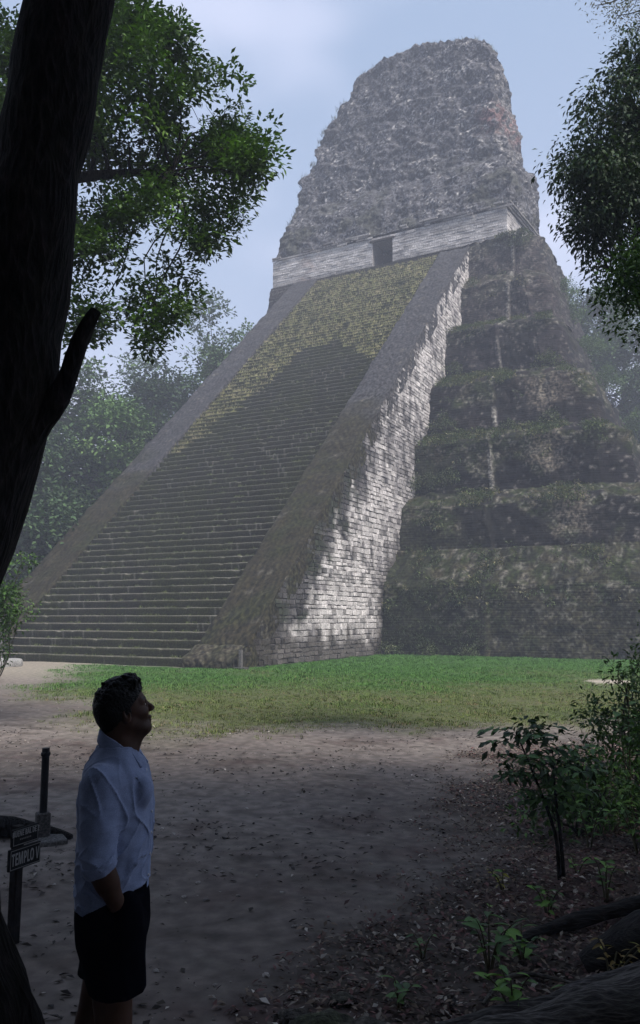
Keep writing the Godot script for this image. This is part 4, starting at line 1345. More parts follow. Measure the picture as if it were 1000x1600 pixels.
func shrub(called: String, label: String, x: float, z: float, lobes: Array, sp: Mesh, density: float, green: Array, group := "", y := -99.0) -> void:
	var base := Vector3(x, gh(x, z) if y < -50.0 else y, z)
	var t := thing(called, label, "shrub", base, group)
	var mb := MB.new()
	for l in lobes:
		var c := Vector3(l[0], l[1], l[2])
		limb(mb, Vector3(rf(-0.05, 0.05), -0.05, rf(-0.05, 0.05)), c, 0.02, 0.006, C(0.05, 0.045, 0.035))
		for k in 3: limb(mb, c * 0.8, c + Vector3(rf(-1, 1), rf(-0.2, 1), rf(-1, 1)) * float(l[3]), 0.009, 0.004, C(0.05, 0.045, 0.03))
	obj("stem", mb.commit(), M.plain, t)
	var cols := []
	var xf := crown_xf(lobes, density, -0.45, 1.4, Vector3.ZERO, cols, green, 0.6, 1.0)
	scatter("foliage", sp, M.leaf, xf, cols, t)

func build_plants() -> void:
	leaf_mesh("dark", 0.10, 0.045, C(0.045, 0.09, 0.035))
	leaf_mesh("mid", 0.10, 0.045, C(0.075, 0.15, 0.045))
	leaf_mesh("bright", 0.10, 0.05, C(0.12, 0.24, 0.045))
	leaf_mesh("yellow", 0.10, 0.045, C(0.24, 0.22, 0.035))
	leaf_mesh("ochre", 0.10, 0.035, C(0.16, 0.11, 0.03), 0.5)
	leaf_mesh("slim", 0.10, 0.03, C(0.06, 0.12, 0.03), 0.4)
	# the sapling at the edge of the path
	var sx := 1.85
	var sz := -6.5
	var t := thing("sapling", "young sapling with two thin dark stems and small dark leaves beside the path", "sapling", Vector3(sx, gh(sx, sz) - 0.01, sz))
	for k in 2:
		var tip: Vector3 = [Vector3(-0.30, 1.12, 0.0), Vector3(-0.03, 1.0, 0.05)][k]
		var pts := [Vector3(0.03 * k, 0, 0.02 * k), Vector3(-0.02 + 0.04 * k, 0.35, 0), tip * Vector3(0.5, 0.66, 0.5), tip]
		var mb := MB.new()
		tube(mb, pts, [0.017, 0.014, 0.01, 0.004], 8, C(0.03, 0.027, 0.024), 0.1, 6.0, true, 4)
		obj("stem", mb.commit(), M.bark, t)
		for b in 14:
			var u := lerpf(0.5, 1.0, b / 13.0)
			var q: Vector3 = pts[2].lerp(pts[3], clampf((u - 0.6) / 0.4, 0, 1)) if u > 0.6 else pts[1].lerp(pts[2], (u - 0.3) / 0.3)
			var a := b * 2.4 + k
			var d := Vector3(cos(a) * 1.15, rf(0.1, 0.5), sin(a))
			var l := rf(0.2, 0.36) * (1.25 - 0.6 * absf(u - 0.75))
			var e := q + d.normalized() * l + Vector3(0, -0.04, 0)
			var tm := MB.new()
			tube(tm, [q, q.lerp(e, 0.5) + Vector3(0, 0.03, 0), e], [0.004, 0.003, 0.0015], 5, C(0.035, 0.03, 0.025), 0.0, 1.0, true, 2)
			obj("twig", tm.commit(), M.plain, t)
			for i in 10:
				var v := (i / 2 + 1) / 5.0
				var side := d.cross(Vector3.UP).normalized() * (1.0 if i % 2 == 0 else -1.0)
				put_leaf(t, ["dark", "mid", "mid"][rng.randi() % 3], q.lerp(e, v) + Vector3(0, 0.03 * sin(PI * v), 0), side + d * 0.5 + Vector3(0, rf(-0.5, 0.2), 0), rf(0.75, 1.15), rf(-0.4, 0.4))
	var fol := []
	var fcol := []
	fol = crown_xf([[-0.32, 1.02, 0, 0.2], [-0.12, 1.1, 0.0, 0.18], [-0.45, 0.88, 0, 0.15], [0.05, 0.95, 0, 0.2], [-0.1, 0.78, 0, 0.18], [0.2, 0.8, 0, 0.16], [-0.3, 0.72, 0, 0.13], [0.0, 0.6, 0, 0.12]], 230.0, -0.3, 3.0, Vector3.ZERO, fcol, [C(0.045, 0.085, 0.03), C(0.035, 0.065, 0.028)], 0.7, 1.1)
	scatter("foliage", spray(12, 0.12, 0.085, 0.038, 0.6, 0.3), M.leaf, fol, fcol, t)
	# seedlings and small plants on the littered bank
	plant("seedling", "broad leaved green seedling in the leaf litter left of the thick root", "seedling", 0.98, -4.95, 0.36, 0.2, 5, 6, ["mid", "bright", "mid", "dark"], 1.0)
	plant("seedling", "bright leaved seedling closest to the root, below the broad leaved one", "seedling", 1.0, -4.45, 0.24, 0.16, 4, 5, ["bright", "bright", "mid"], 0.95)
	plant("seedling", "seedling with yellow leaves between the sapling and the seedlings", "seedling", 1.38, -6.35, 0.2, 0.1, 3, 6, ["yellow", "yellow", "bright"], 0.6, "", Vector3(-0.05, 0, 0))
	plant("seedling", "small leafy plant at the foot of the sapling", "seedling", 2.02, -6.6, 0.16, 0.12, 3, 5, ["bright", "mid"], 0.6)
	plant("fern", "arching olive coloured fern frond above the roots at the right edge", "fern", 1.62, -4.75, 0.3, 0.28, 4, 12, ["ochre", "yellow", "ochre"], 0.55, "", Vector3(0.12, 0, 0), 0.15)
	plant("seedling", "pale green plant with upright leaves just right of the sapling foot", "seedling", 2.0, -5.9, 0.34, 0.14, 4, 5, ["bright", "mid", "mid"], 0.85)
	plant("seedling", "plant with hanging dark leaves at the right edge beside the fern", "seedling", 2.3, -5.6, 0.45, 0.2, 4, 7, ["dark", "mid", "bright"], 0.9)
	plant("seedling", "tiny seedling alone in the litter near the bottom rocks", "seedling", 0.42, -4.5, 0.16, 0.1, 3, 4, ["dark", "mid"], 0.8)
	plant("seedling", "low dark seedling at the left border of the litter", "seedling", 0.62, -5.15, 0.16, 0.1, 3, 4, ["dark", "mid"], 0.6)
	plant("seedling", "seedling peeping over the top of the thick root", "seedling", 1.32, -4.42, 0.16, 0.1, 3, 4, ["bright", "mid"], 0.75)
	plant("seedling", "green plant in front of the bush at the right edge", "seedling", 2.62, -6.9, 0.5, 0.22, 5, 7, ["mid", "bright", "dark"], 0.85)
	plant("seedling", "light green plant lower in front of the bush at the right edge", "seedling", 2.75, -6.5, 0.42, 0.22, 5, 7, ["bright", "bright", "mid"], 0.95)
	plant("climber", "tall stem with a few big hanging leaves rising above the right bush", "climber", 2.95, -7.9, 1.35, 0.1, 2, 9, ["dark", "mid"], 1.15, "", Vector3(-0.05, 0, 0), 0.45)
	plant("seedling", "leafy green plant at the right edge, higher than the fern", "seedling", 2.5, -6.1, 0.5, 0.24, 5, 8, ["bright", "mid", "bright"], 0.95)
	plant("seedling", "plant with light leaves between the sapling and the bright bush", "seedling", 2.35, -7.3, 0.45, 0.2, 5, 7, ["bright", "mid"], 0.8)
	plant("seedling", "small plant with pointed leaves directly above the fallen branch", "seedling", 1.55, -5.75, 0.22, 0.13, 4, 5, ["mid", "bright"], 0.75)
	plant("seedling", "spreading low plant right of the broad leaved seedling", "seedling", 1.2, -5.05, 0.2, 0.2, 5, 5, ["mid", "dark", "bright"], 0.85)
	var sp := spray(26, 0.2, 0.085, 0.036, 0.8)
	var dk := [C(0.05, 0.10, 0.03), C(0.07, 0.135, 0.035), C(0.04, 0.075, 0.026)]
	var gr := [C(0.075, 0.15, 0.035), C(0.105, 0.20, 0.045), C(0.055, 0.105, 0.03)]
	shrub("bush", "dense dark green bush at the right edge beyond the sapling", 3.2, -8.6, [[0.1, 0.5, 0, 0.46], [-0.3, 0.35, 0.15, 0.36], [0.35, 0.9, 0, 0.46], [-0.05, 0.95, -0.1, 0.34], [0.5, 0.4, 0.2, 0.45], [0.4, 1.4, 0.0, 0.36], [0.05, 1.3, 0.0, 0.22]], sp, 260.0, dk)
	shrub("bush", "low green bush between the sapling and the dense bush", 2.5, -8.0, [[0.0, 0.25, 0, 0.32], [-0.3, 0.2, 0.1, 0.26], [0.25, 0.4, 0, 0.34], [0.1, 0.5, 0.1, 0.25]], sp, 260.0, gr)
	shrub("bush", "bright bush at the right edge in front of the dense dark one", 2.95, -7.1, [[0.0, 0.3, 0, 0.34], [0.3, 0.6, 0, 0.4], [0.2, 0.2, 0.2, 0.34], [0.15, 0.85, 0, 0.28]], sp, 260.0, gr)
	shrub("bush", "spindly bush at the right edge reaching up in front of the lawn", 4.55, -11.0, [[0.0, 0.9, 0, 0.35], [0.25, 1.5, 0, 0.35], [0.1, 2.0, 0, 0.22], [-0.15, 0.5, 0, 0.3], [0.3, 0.5, 0, 0.4]], sp, 150.0, dk)
	shrub("bush", "leafy green shrub between the big trunk and the stair foot", -8.4, -20.0, [[0.9, 2.3, 0, 0.42], [0.6, 2.8, 0, 0.4], [0.4, 1.9, 0, 0.45], [0.0, 2.6, 0, 0.6], [-0.5, 1.6, 0, 0.7], [0.95, 3.6, 0, 0.25], [0.5, 1.2, 0, 0.3]], spray(26, 0.3, 0.14, 0.06, 0.8), 130.0, gr)
	# bushes rooted on the terraces and along the ruined right edge
	var bs := spray(22, 0.4, 0.2, 0.09, 0.8)
	var spots := [[0.9, 20.6, -27.8, 0.7, "bush in the corner of stair wall and fifth terrace"], [1.2, 15.3, -23.7, 0.9, "bush in the corner of stair wall and fourth terrace"], [0.9, 10.8, -21.1, 0.95, "bush in the corner of stair wall and third terrace"], [2.6, 11.0, -21.1, 0.8, "bush on the third terrace a little way from the stair wall"], [5.9, 14.6, -23.3, 0.6, "bush on the third ledge just right of the white streak"], [7.9, 20.2, -28.0, 0.9, "bush on the right shoulder of the fourth ledge"], [4.4, 19.6, -27.5, 0.5, "small bush on the fourth ledge near the white streak"], [8.6, 15.0, -23.8, 0.6, "bush on the right end of the third ledge"], [6.6, 31.0, -43.0, 1.5, "topmost bush behind the right shoulder of the temple"], [7.0, 28.4, -42.0, 1.6, "bush below the topmost one along the right shoulder"], [8.4, 25.5, -43.0, 1.7, "bush halfway down the right ruined edge"], [9.8, 21.8, -42.0, 1.8, "bush lower on the right ruined edge"], [12.2, 17.6, -41.0, 1.6, "bush on the right ruined edge level with the fourth terrace"], [14.6, 13.2, -38.0, 1.4, "lowest bush on the right ruined edge"], [0.8, 0.2, -14.9, 0.6, "weeds at the ground where stair wall meets first terrace"], [3.2, 0.1, -14.9, 0.6, "weeds at the ground below the first terrace"], [5.6, 0.1, -14.9, 0.5, "small weeds at the ground below the dark seam"]]
	var td := Transform3D(Basis(Vector3.UP, deg_to_rad(YAW)), FOOT)
	for s in spots:
		var w: Vector3 = td * Vector3(s[0], s[1], s[2])
		var r: float = s[3]
		shrub("terrace_bush", s[4], w.x, w.z, [[0, r * 0.3, 0, r * 0.6], [r * 0.5, r * 0.2, 0.1, r * 0.45], [-r * 0.5, r * 0.25, 0, r * 0.5], [0.1, r * 0.7, 0.1, r * 0.4]], bs, 46.0, [C(0.085, 0.15, 0.04), C(0.11, 0.175, 0.05), C(0.06, 0.105, 0.035)] if r > 1.2 else [C(0.07, 0.10, 0.035), C(0.10, 0.12, 0.05), C(0.055, 0.075, 0.03)], "bushes growing on the temple", w.y)

# ---------------------------------------------------------------- things on the ground
func build_ground_things() -> void:
	var rk := [[0.02, -4.25, 0.13, "mossy flat rock among the litter at the bottom middle", 0.6], [0.24, -4.2, 0.1, "brown rock beside the mossy flat one", 0.1], [-0.14, -4.35, 0.08, "small grey rock at the left end of the bottom rocks", 0.0], [0.12, -4.55, 0.06, "smallest rock just behind the mossy flat one", 0.2]]
	for k in rk.size():
		var r: Array = rk[k]
		var mb := MB.new()
		rock(mb, Vector3.ZERO, Vector3(r[2] * 1.3, r[2] * 0.5, r[2]), C(0.13, 0.115, 0.10), k * 3.7, r[4])
		var o := obj("rock", mb.commit(), M.rock)
		o.position = Vector3(r[0], gh(r[0], r[1]) + 0.01, r[1])
		tag(o, r[3], "rock", "rocks at the litter's edge")
	var roots := [
		["thick dark root across the bottom right corner", [[0.45, -3.95, -0.02, 0.06], [0.75, -4.0, 0.06, 0.1], [1.15, -4.1, 0.09, 0.13], [1.6, -4.2, 0.1, 0.16], [2.3, -4.25, 0.12, 0.19]]],  # whole root toned paler so its ridge reads as lit
		["thinner root running just behind the thick one at bottom right", [[0.5, -4.28, -0.03, 0.035], [0.85, -4.33, 0.03, 0.05], [1.2, -4.42, 0.06, 0.06], [1.6, -4.52, 0.08, 0.08], [2.2, -4.5, 0.1, 0.1]]],
		["dark fallen branch lying in the litter behind the seedlings", [[1.25, -5.35, 0.02, 0.03], [1.6, -5.45, 0.06, 0.045], [2.0, -5.5, 0.09, 0.05], [2.5, -5.45, 0.12, 0.06]]],
		["thin pale stick curving over the litter above the roots", [[0.86, -4.52, 0.02, 0.009], [1.0, -4.72, 0.05, 0.012], [1.18, -4.8, 0.05, 0.012], [1.4, -4.72, 0.03, 0.008]]],
		["massive black root added over the shadowed soil in the very bottom right corner", [[0.62, -3.45, -0.05, 0.1], [0.95, -3.5, 0.02, 0.16], [1.4, -3.6, 0.06, 0.2], [2.2, -3.65, 0.1, 0.26]]],  # added root; its black stands in for shadow on the soil
		["big shadowy root at the right edge above the thick one", [[1.55, -4.95, 0.0, 0.07], [1.8, -4.9, 0.12, 0.12], [2.1, -4.85, 0.16, 0.16], [2.6, -4.7, 0.2, 0.2]]]]
	for k in roots.size():
		var r: Array = roots[k]
		var pts := []
		var rad := []
		var q: Array = r[1]
		var b := Vector3(q[1][0], gh(q[1][0], q[1][1]), q[1][1])
		for a in q:
			pts.append(Vector3(a[0], gh(a[0], a[1]) + a[2], a[1]) - b)
			rad.append(a[3])
		var mb := MB.new()
		tube(mb, pts, rad, 18, [C(0.13, 0.12, 0.112), C(0.12, 0.11, 0.105), C(0.05, 0.046, 0.044), C(0.2, 0.18, 0.16), C(0.03, 0.027, 0.026), C(0.05, 0.046, 0.044)][k], 0.16, 2.6, true, 7)
		var o := obj(["tree_root", "tree_root", "fallen_branch", "stick", "tree_root", "tree_root"][k], mb.commit(), M.root)
		o.position = b
		tag(o, r[0], ["root", "root", "branch", "stick", "root", "root"][k])
	# the log behind the sign
	var lg := MB.new()
	tube(lg, [Vector3(-3.0, 0.1, 0.1), Vector3(-1.6, 0.1, 0.0), Vector3(-0.3, 0.1, 0.0), Vector3(0.45, 0.06, 0.05), Vector3(0.95, 0.0, 0.12)], [0.16, 0.155, 0.14, 0.09, 0.03], 16, C(0.022, 0.019, 0.018), 0.22, 3.0, true, 6)
	var log_ := obj("fallen_log", lg.commit(), M.bark)
	log_.position = Vector3(-3.35, gh(-3.35, -8.2) + 0.02, -8.2)
	tag(log_, "long black fallen log on the ground behind the sign and the pipe post", "log")
	# pipe post on its block and slab
	var px := -2.66
	var pz := -8.0
	var lp := thing("pipe_post", "black metal pipe post in a concrete block on a square slab", "post", Vector3(px, gh(px, pz), pz))
	var tb := Basis(Vector3.UP, 0.5)
	var mb := MB.new()
	box(mb, Vector3(0.06, 0.0, 0.06), Vector3(0.17, 0.055, 0.17), C(0.2, 0.195, 0.19), tb, 0.012)
	obj("slab", mb.commit(), M.concrete, lp)
	mb = MB.new()
	box(mb, Vector3(0.0, 0.16, 0.0), Vector3(0.063, 0.11, 0.063), C(0.13, 0.125, 0.12), tb, 0.012)
	obj("block", mb.commit(), M.concrete, lp)
	mb = MB.new()
	tube(mb, [Vector3(0, 0.25, 0), Vector3(0, 0.87, 0)], [0.036, 0.036], 16, C(0.012, 0.012, 0.014))
	obj("pipe", mb.commit(), M.metal, lp)
	mb = MB.new()
	tube(mb, [Vector3(0, 0.79, 0), Vector3(0, 0.8, 0), Vector3(0, 0.825, 0), Vector3(0, 0.835, 0)], [0.036, 0.045, 0.045, 0.036], 16, C(0.014, 0.014, 0.016))
	obj("collar", mb.commit(), M.metal, lp)
	# the name board
	var sx := -1.93
	var sz := -5.4
	var sg := thing("name_sign", "black wooden sign on a post with the words TEMPLO V", "sign", Vector3(sx, gh(sx, sz), sz))
	var sb := Basis(Vector3(0.44, 0, -0.898), Vector3.UP, Vector3(0.898, 0, 0.44))
	var wid := 0.82
	mb = MB.new()
	box(mb, Vector3(0, 0.3, 0) - sb.z * 0.03, Vector3(0.03, 0.42, 0.03), C(0.016, 0.014, 0.013), sb, 0.005)
	obj("post", mb.commit(), M.wood, sg)
	for k in 2:
		var cy: float = [0.53, 0.66][k]
		var hw: float = [0.16, 0.135][k] * wid
		var hh: float = [0.066, 0.053][k]
		mb = MB.new()
		var ctr := Vector3(0, cy, 0) + sb.x * 0.02 + sb.z * (0.012 - k * 0.004)
		box(mb, ctr, Vector3(hw, hh, 0.011), C(0.014, 0.013, 0.013), sb, 0.003)
		var board := obj("board", mb.commit(), M.wood, sg)
		mb = MB.new()
		for s in [-1, 1]:
			box(mb, ctr + sb.z * 0.012 + Vector3(0, s * (hh - 0.009), 0), Vector3(hw - 0.008, 0.0016, 0.001), C(0.17, 0.17, 0.17), sb)
			box(mb, ctr + sb.z * 0.012 + sb.x * (s * (hw - 0.009)), Vector3(0.0016, hh - 0.0075, 0.0012), C(0.17, 0.17, 0.17), sb)
		if k == 1:   # a second, smaller line worn past reading
			for s in 7: box(mb, ctr + sb.z * 0.012 + sb.x * (-0.045 + s * 0.014) + Vector3(0, -0.014, 0), Vector3(0.0045, 0.005, 0.0008), C(0.11, 0.11, 0.11), sb)
		obj("border_line", mb.commit(), M.plain, board)
		var words: Array = [[["TEMPLO V", 0.078, 0.0, 0.56]], [["BUENE BAL DE Z", 0.034, 0.022, 0.8]]][k]
		for wd in words:
			var tm := TextMesh.new()
			tm.text = wd[0]
			tm.depth = 0.002
			tm.pixel_size = 0.001
			tm.font_size = int(wd[1] * 1000.0 * 1.35)
			var f := SystemFont.new()
			f.font_names = PackedStringArray(["Droid Sans"])
			f.font_weight = 600
			tm.font = f
			var o := obj("lettering", tm, M.letter, board)
			o.transform = Transform3D(sb.scaled_local(Vector3(wd[3] * wid, 1, 1)), ctr + sb.z * 0.0125 + Vector3(0, wd[2], 0))
	# stones at the temple foot
	var td := Transform3D(Basis(Vector3.UP, deg_to_rad(YAW)), FOOT)
	var w: Vector3 = td * Vector3(-10.4, 0, 3.1)
	mb = MB.new()
	tube(mb, [Vector3(0, -0.05, 0), Vector3(0, 0.02, 0), Vector3(0, 0.22, 0), Vector3(0, 0.3, 0), Vector3(0, 0.33, 0)], [0.95, 1.0, 1.0, 0.95, 0.85], 30, C(0.55, 0.54, 0.52), 0.05, 2.0)
	var alt := obj("altar_stone", mb.commit(), M.rock)
	alt.position = Vector3(w.x, 0.0, w.z)
	tag(alt, "low round pale altar stone in front of the left end of the stair", "altar")
	w = td * Vector3(-12.9, 0, 0.9)
	mb = MB.new()
	var stela := thing("standing_stone", "slim grey upright stone on a dark slab before the lowest step", "standing stone", Vector3(w.x, 0, w.z))
	box(mb, Vector3(0, 0.6, 0), Vector3(0.09, 0.55, 0.06), C(0.26, 0.25, 0.24), Basis(Vector3.UP, -0.5), 0.02)
	obj("shaft", mb.commit(), M.rock, stela)
	mb = MB.new()
	box(mb, Vector3(0.05, 0.04, 0), Vector3(0.5, 0.06, 0.35), C(0.06, 0.06, 0.06), Basis(Vector3.UP, -0.5), 0.02)
	obj("slab", mb.commit(), M.rock, stela)
	w = td * Vector3(0.35, 0, 0.0)
	var mk := thing("marker_post", "small grey stone marker post at the corner of the right balustrade", "post", Vector3(w.x, gh(w.x, w.z), w.z))
	mb = MB.new()
	box(mb, Vector3(0, 0.42, 0), Vector3(0.07, 0.4, 0.07), C(0.22, 0.21, 0.2), Basis(Vector3.UP, -0.4), 0.015)
	obj("shaft", mb.commit(), M.rock, mk)
	mb = MB.new()
	box(mb, Vector3(0, 0.04, 0), Vector3(0.28, 0.06, 0.2), C(0.12, 0.115, 0.11), Basis(Vector3.UP, -0.4), 0.015)
	obj("base", mb.commit(), M.rock, mk)

# ---------------------------------------------------------------- the person
# own frame: x the way he faces, y up, z his right side (towards the viewer)
const SH_F := [[0.90, 0.09], [1.02, 0.112], [1.10, 0.112], [1.18, 0.118], [1.28, 0.119], [1.37, 0.113], [1.42, 0.10], [1.47, 0.086], [1.52, 0.058], [1.55, 0.04]]
const SH_B := [[0.90, -0.118], [0.95, -0.13], [1.02, -0.138], [1.10, -0.139], [1.22, -0.137], [1.32, -0.138], [1.40, -0.134], [1.47, -0.116], [1.52, -0.09], [1.56, -0.07]]
const SH_W := [[0.90, 0.19], [1.02, 0.185], [1.15, 0.175], [1.28, 0.19], [1.36, 0.20], [1.42, 0.19], [1.46, 0.165], [1.50, 0.115], [1.53, 0.08], [1.56, 0.07]]
var head_at := Vector3(0.008, 1.662, -0.01)
var head_b := Basis.IDENTITY
const HS := 0.89

func torso(p: Vector3, grow: float) -> float:
	var f := table(SH_F, p.y)
	var b := table(SH_B, p.y)
	var w := table(SH_W, p.y) + grow
	var a := (f - b) * 0.5 + grow
	var q := Vector2((p.x - (f + b) * 0.5) / a, p.z / w)
	var k := pow(pow(absf(q.x), 2.3) + pow(absf(q.y), 2.3), 1.0 / 2.3)
	return (k - 1.0) * minf(a, w)

func hl(p: Vector3) -> Vector3: return head_b.inverse() * (p - head_at) / HS

func head_sdf(p: Vector3) -> float:
	var q := hl(p)
	var az := Vector3(q.x, q.y, absf(q.z))
	var d := ell(q, Vector3(-0.012, 0.03, 0), Vector3(0.1, 0.102, 0.076))
	d = smin(d, ell(q, Vector3(0.03, -0.04, 0), Vector3(0.06, 0.08, 0.058)), 0.04)
	d = smin(d, ell(q, Vector3(0.066, -0.098, 0), Vector3(0.026, 0.022, 0.028)), 0.03)
	d = smin(d, cap(az, Vector3(0.0, -0.055, 0.052), Vector3(0.055, -0.095, 0.026), 0.016, 0.016), 0.03)
	d = smin(d, cap(az, Vector3(0.078, 0.024, 0.01), Vector3(0.066, 0.024, 0.045), 0.011, 0.009), 0.02)
	d = smin(d, ell(az, Vector3(0.058, -0.025, 0.038), Vector3(0.024, 0.02, 0.02)), 0.02)
	d = maxf(d, -(az - Vector3(0.092, 0.004, 0.031)).length() + 0.0165)
	d = smin(d, (az - Vector3(0.073, 0.003, 0.031)).length() - 0.0125, 0.004)
	d = smin(d, cap(q, Vector3(0.084, 0.016, 0), Vector3(0.112, -0.024, 0), 0.008, 0.0115), 0.010)
	d = smin(d, ell(az, Vector3(0.102, -0.029, 0.011), Vector3(0.012, 0.008, 0.008)), 0.008)
	d = smin(d, ell(q, Vector3(0.088, -0.056, 0), Vector3(0.014, 0.008, 0.024)), 0.008)
	d = smin(d, ell(q, Vector3(0.085, -0.07, 0), Vector3(0.014, 0.009, 0.022)), 0.008)
	d = maxf(d, -ell(q, Vector3(0.1, -0.0635, 0), Vector3(0.012, 0.0022, 0.022)))
	var e := ell(az, Vector3(-0.012, -0.008, 0.076), Vector3(0.019, 0.033, 0.011))
	e = maxf(e, -ell(az, Vector3(-0.007, -0.004, 0.088), Vector3(0.011, 0.022, 0.010)))
	d = smin(d, e, 0.006)
	d *= HS
	d = smin(d, cap(p, head_at + head_b * Vector3(-0.032, -0.055, 0) * HS, Vector3(-0.02, 1.49, 0), 0.055, 0.062), 0.03)
	d = smin(d, cap(p, head_at + head_b * Vector3(0.03, -0.09, 0) * HS, Vector3(0.018, 1.5, 0), 0.03, 0.045), 0.03)
	return d

func hair_sdf(p: Vector3) -> float:
	var q := hl(p)
	var bump := 0.0035 * n3(q, 55.0) + 0.004 * n3(q, 28.0)
	var top := ss(0.05, 0.12, q.y)
	var d := ell(q, Vector3(-0.014, 0.034, 0), Vector3(0.111, 0.112, 0.086))
	d = smin(d, cap(q, Vector3(0.052, 0.112, -0.03), Vector3(0.052, 0.112, 0.03), 0.03, 0.03), 0.03)
	d = smin(d, ell(q, Vector3(-0.06, 0.0, 0), Vector3(0.062, 0.09, 0.068)), 0.03)
	d -= bump * (0.25 + 1.7 * top)
	var line := (q.x * 0.8 + 0.004 - q.y) * 0.78 + 0.006 * n3(q, 40.0)
	line = minf(line, maxf(q.x - 0.012, -0.03 - q.y))  # the sideburn
	d = maxf(d, line)
	d = maxf(d, -(q.y + 0.085))
	return d * HS

func arm_pts(side: float) -> Array:
	if side > 0: return [Vector3(-0.03, 1.425, 0.175), Vector3(-0.012, 1.185, 0.235), Vector3(0.05, 1.01, 0.17), Vector3(0.045, 0.94, 0.12)]
	return [Vector3(-0.03, 1.425, -0.175), Vector3(-0.045, 1.15, -0.235), Vector3(-0.02, 0.92, -0.255), Vector3(-0.015, 0.85, -0.25)]

func leg_pts(side: float) -> Array:
	if side > 0: return [Vector3(0.0, 0.93, 0.09), Vector3(0.035, 0.52, 0.10), Vector3(0.005, 0.09, 0.105)]
	return [Vector3(-0.02, 0.93, -0.09), Vector3(-0.10, 0.52, -0.10), Vector3(-0.19, 0.09, -0.105)]

func body_sdf(p: Vector3) -> float:
	var d := 9.0
	if p.y > 0.8: d = torso(p, -0.03) if p.y < 1.54 else cap(p, Vector3(-0.02, 1.45, 0), Vector3(-0.02, 1.56, 0), 0.055, 0.055)
	for s in [1.0, -1.0]:
		var l := leg_pts(s)
		d = smin(d, cap(p, l[0], l[1], 0.085, 0.058), 0.03)
		d = smin(d, cap(p, l[1], l[2], 0.054, 0.036), 0.03)
		d = smin(d, ell(p, l[1].lerp(l[2], 0.32) + Vector3(-0.018, 0, 0), Vector3(0.052, 0.11, 0.05)), 0.03)
		d = smin(d, cap(p, l[2] + Vector3(-0.02, -0.04, 0), l[2] + Vector3(0.14, -0.06, 0.02 * s), 0.035, 0.026), 0.03)
		if p.y > 0.7:
			var a := arm_pts(s)
			d = smin(d, cap(p, a[0] + Vector3(0, -0.03, -0.03 * s), a[1], 0.04, 0.038), 0.03)
			d = smin(d, cap(p, a[1], a[2], 0.043, 0.029), 0.02)
			d = smin(d, cap(p, a[1].lerp(a[2], 0.1), a[1].lerp(a[2], 0.45), 0.044, 0.04), 0.02)
	return d

func hand_sdf(p: Vector3, s: float) -> float:
	var a := arm_pts(s)
	var w: Vector3 = a[2]
	var k: Vector3 = a[3]
	var dir := (k - w).normalized()
	var side := Vector3(dir.y, -dir.x, 0).normalized() * -1.0   # across the palm, towards the thumb
	if side.x < 0: side = -side
	var d := cap(p, w, w + dir * 0.05, 0.028, 0.03)
	for i in 4:
		var o := side * (0.03 - i * 0.02)
		var kn := w + dir * (0.085 - 0.004 * absf(i - 1.0)) + o
		d = smin(d, cap(p, w + dir * 0.02 + o * 0.6, kn, 0.015, 0.0115), 0.014)
		var fl: float = [0.036, 0.041, 0.038, 0.03][i]
		var inn := Vector3(0, 0, -s)
		var m := kn + (dir + inn * 0.25).normalized() * fl
		var m2 := m + (dir + inn * 0.7).normalized() * fl * 0.7
		var m3_ := m2 + (dir + inn * 1.2).normalized() * fl * 0.5
		d = minf(d, minf(cap(p, kn, m, 0.0098, 0.009), minf(cap(p, m, m2, 0.009, 0.0085), cap(p, m2, m3_, 0.0085, 0.0075))))
	var th := w + dir * 0.025 + side * 0.026
	var t1 := th + (dir * 0.6 + side * 0.8).normalized() * 0.035
	var t2 := t1 + (dir * 0.95 + side * 0.25).normalized() * 0.032
	d = smin(d, cap(p, th, t1, 0.014, 0.011), 0.012)
	d = smin(d, cap(p, t1, t2, 0.011, 0.0085), 0.004)
	return d

func hem_y(x: float) -> float:
	return 0.045 + table([[-0.17, 0.992], [-0.145, 0.975], [-0.11, 0.945], [-0.08, 0.934], [-0.03, 0.962], [0.03, 0.992], [0.09, 1.005], [0.15, 1.01]], x)

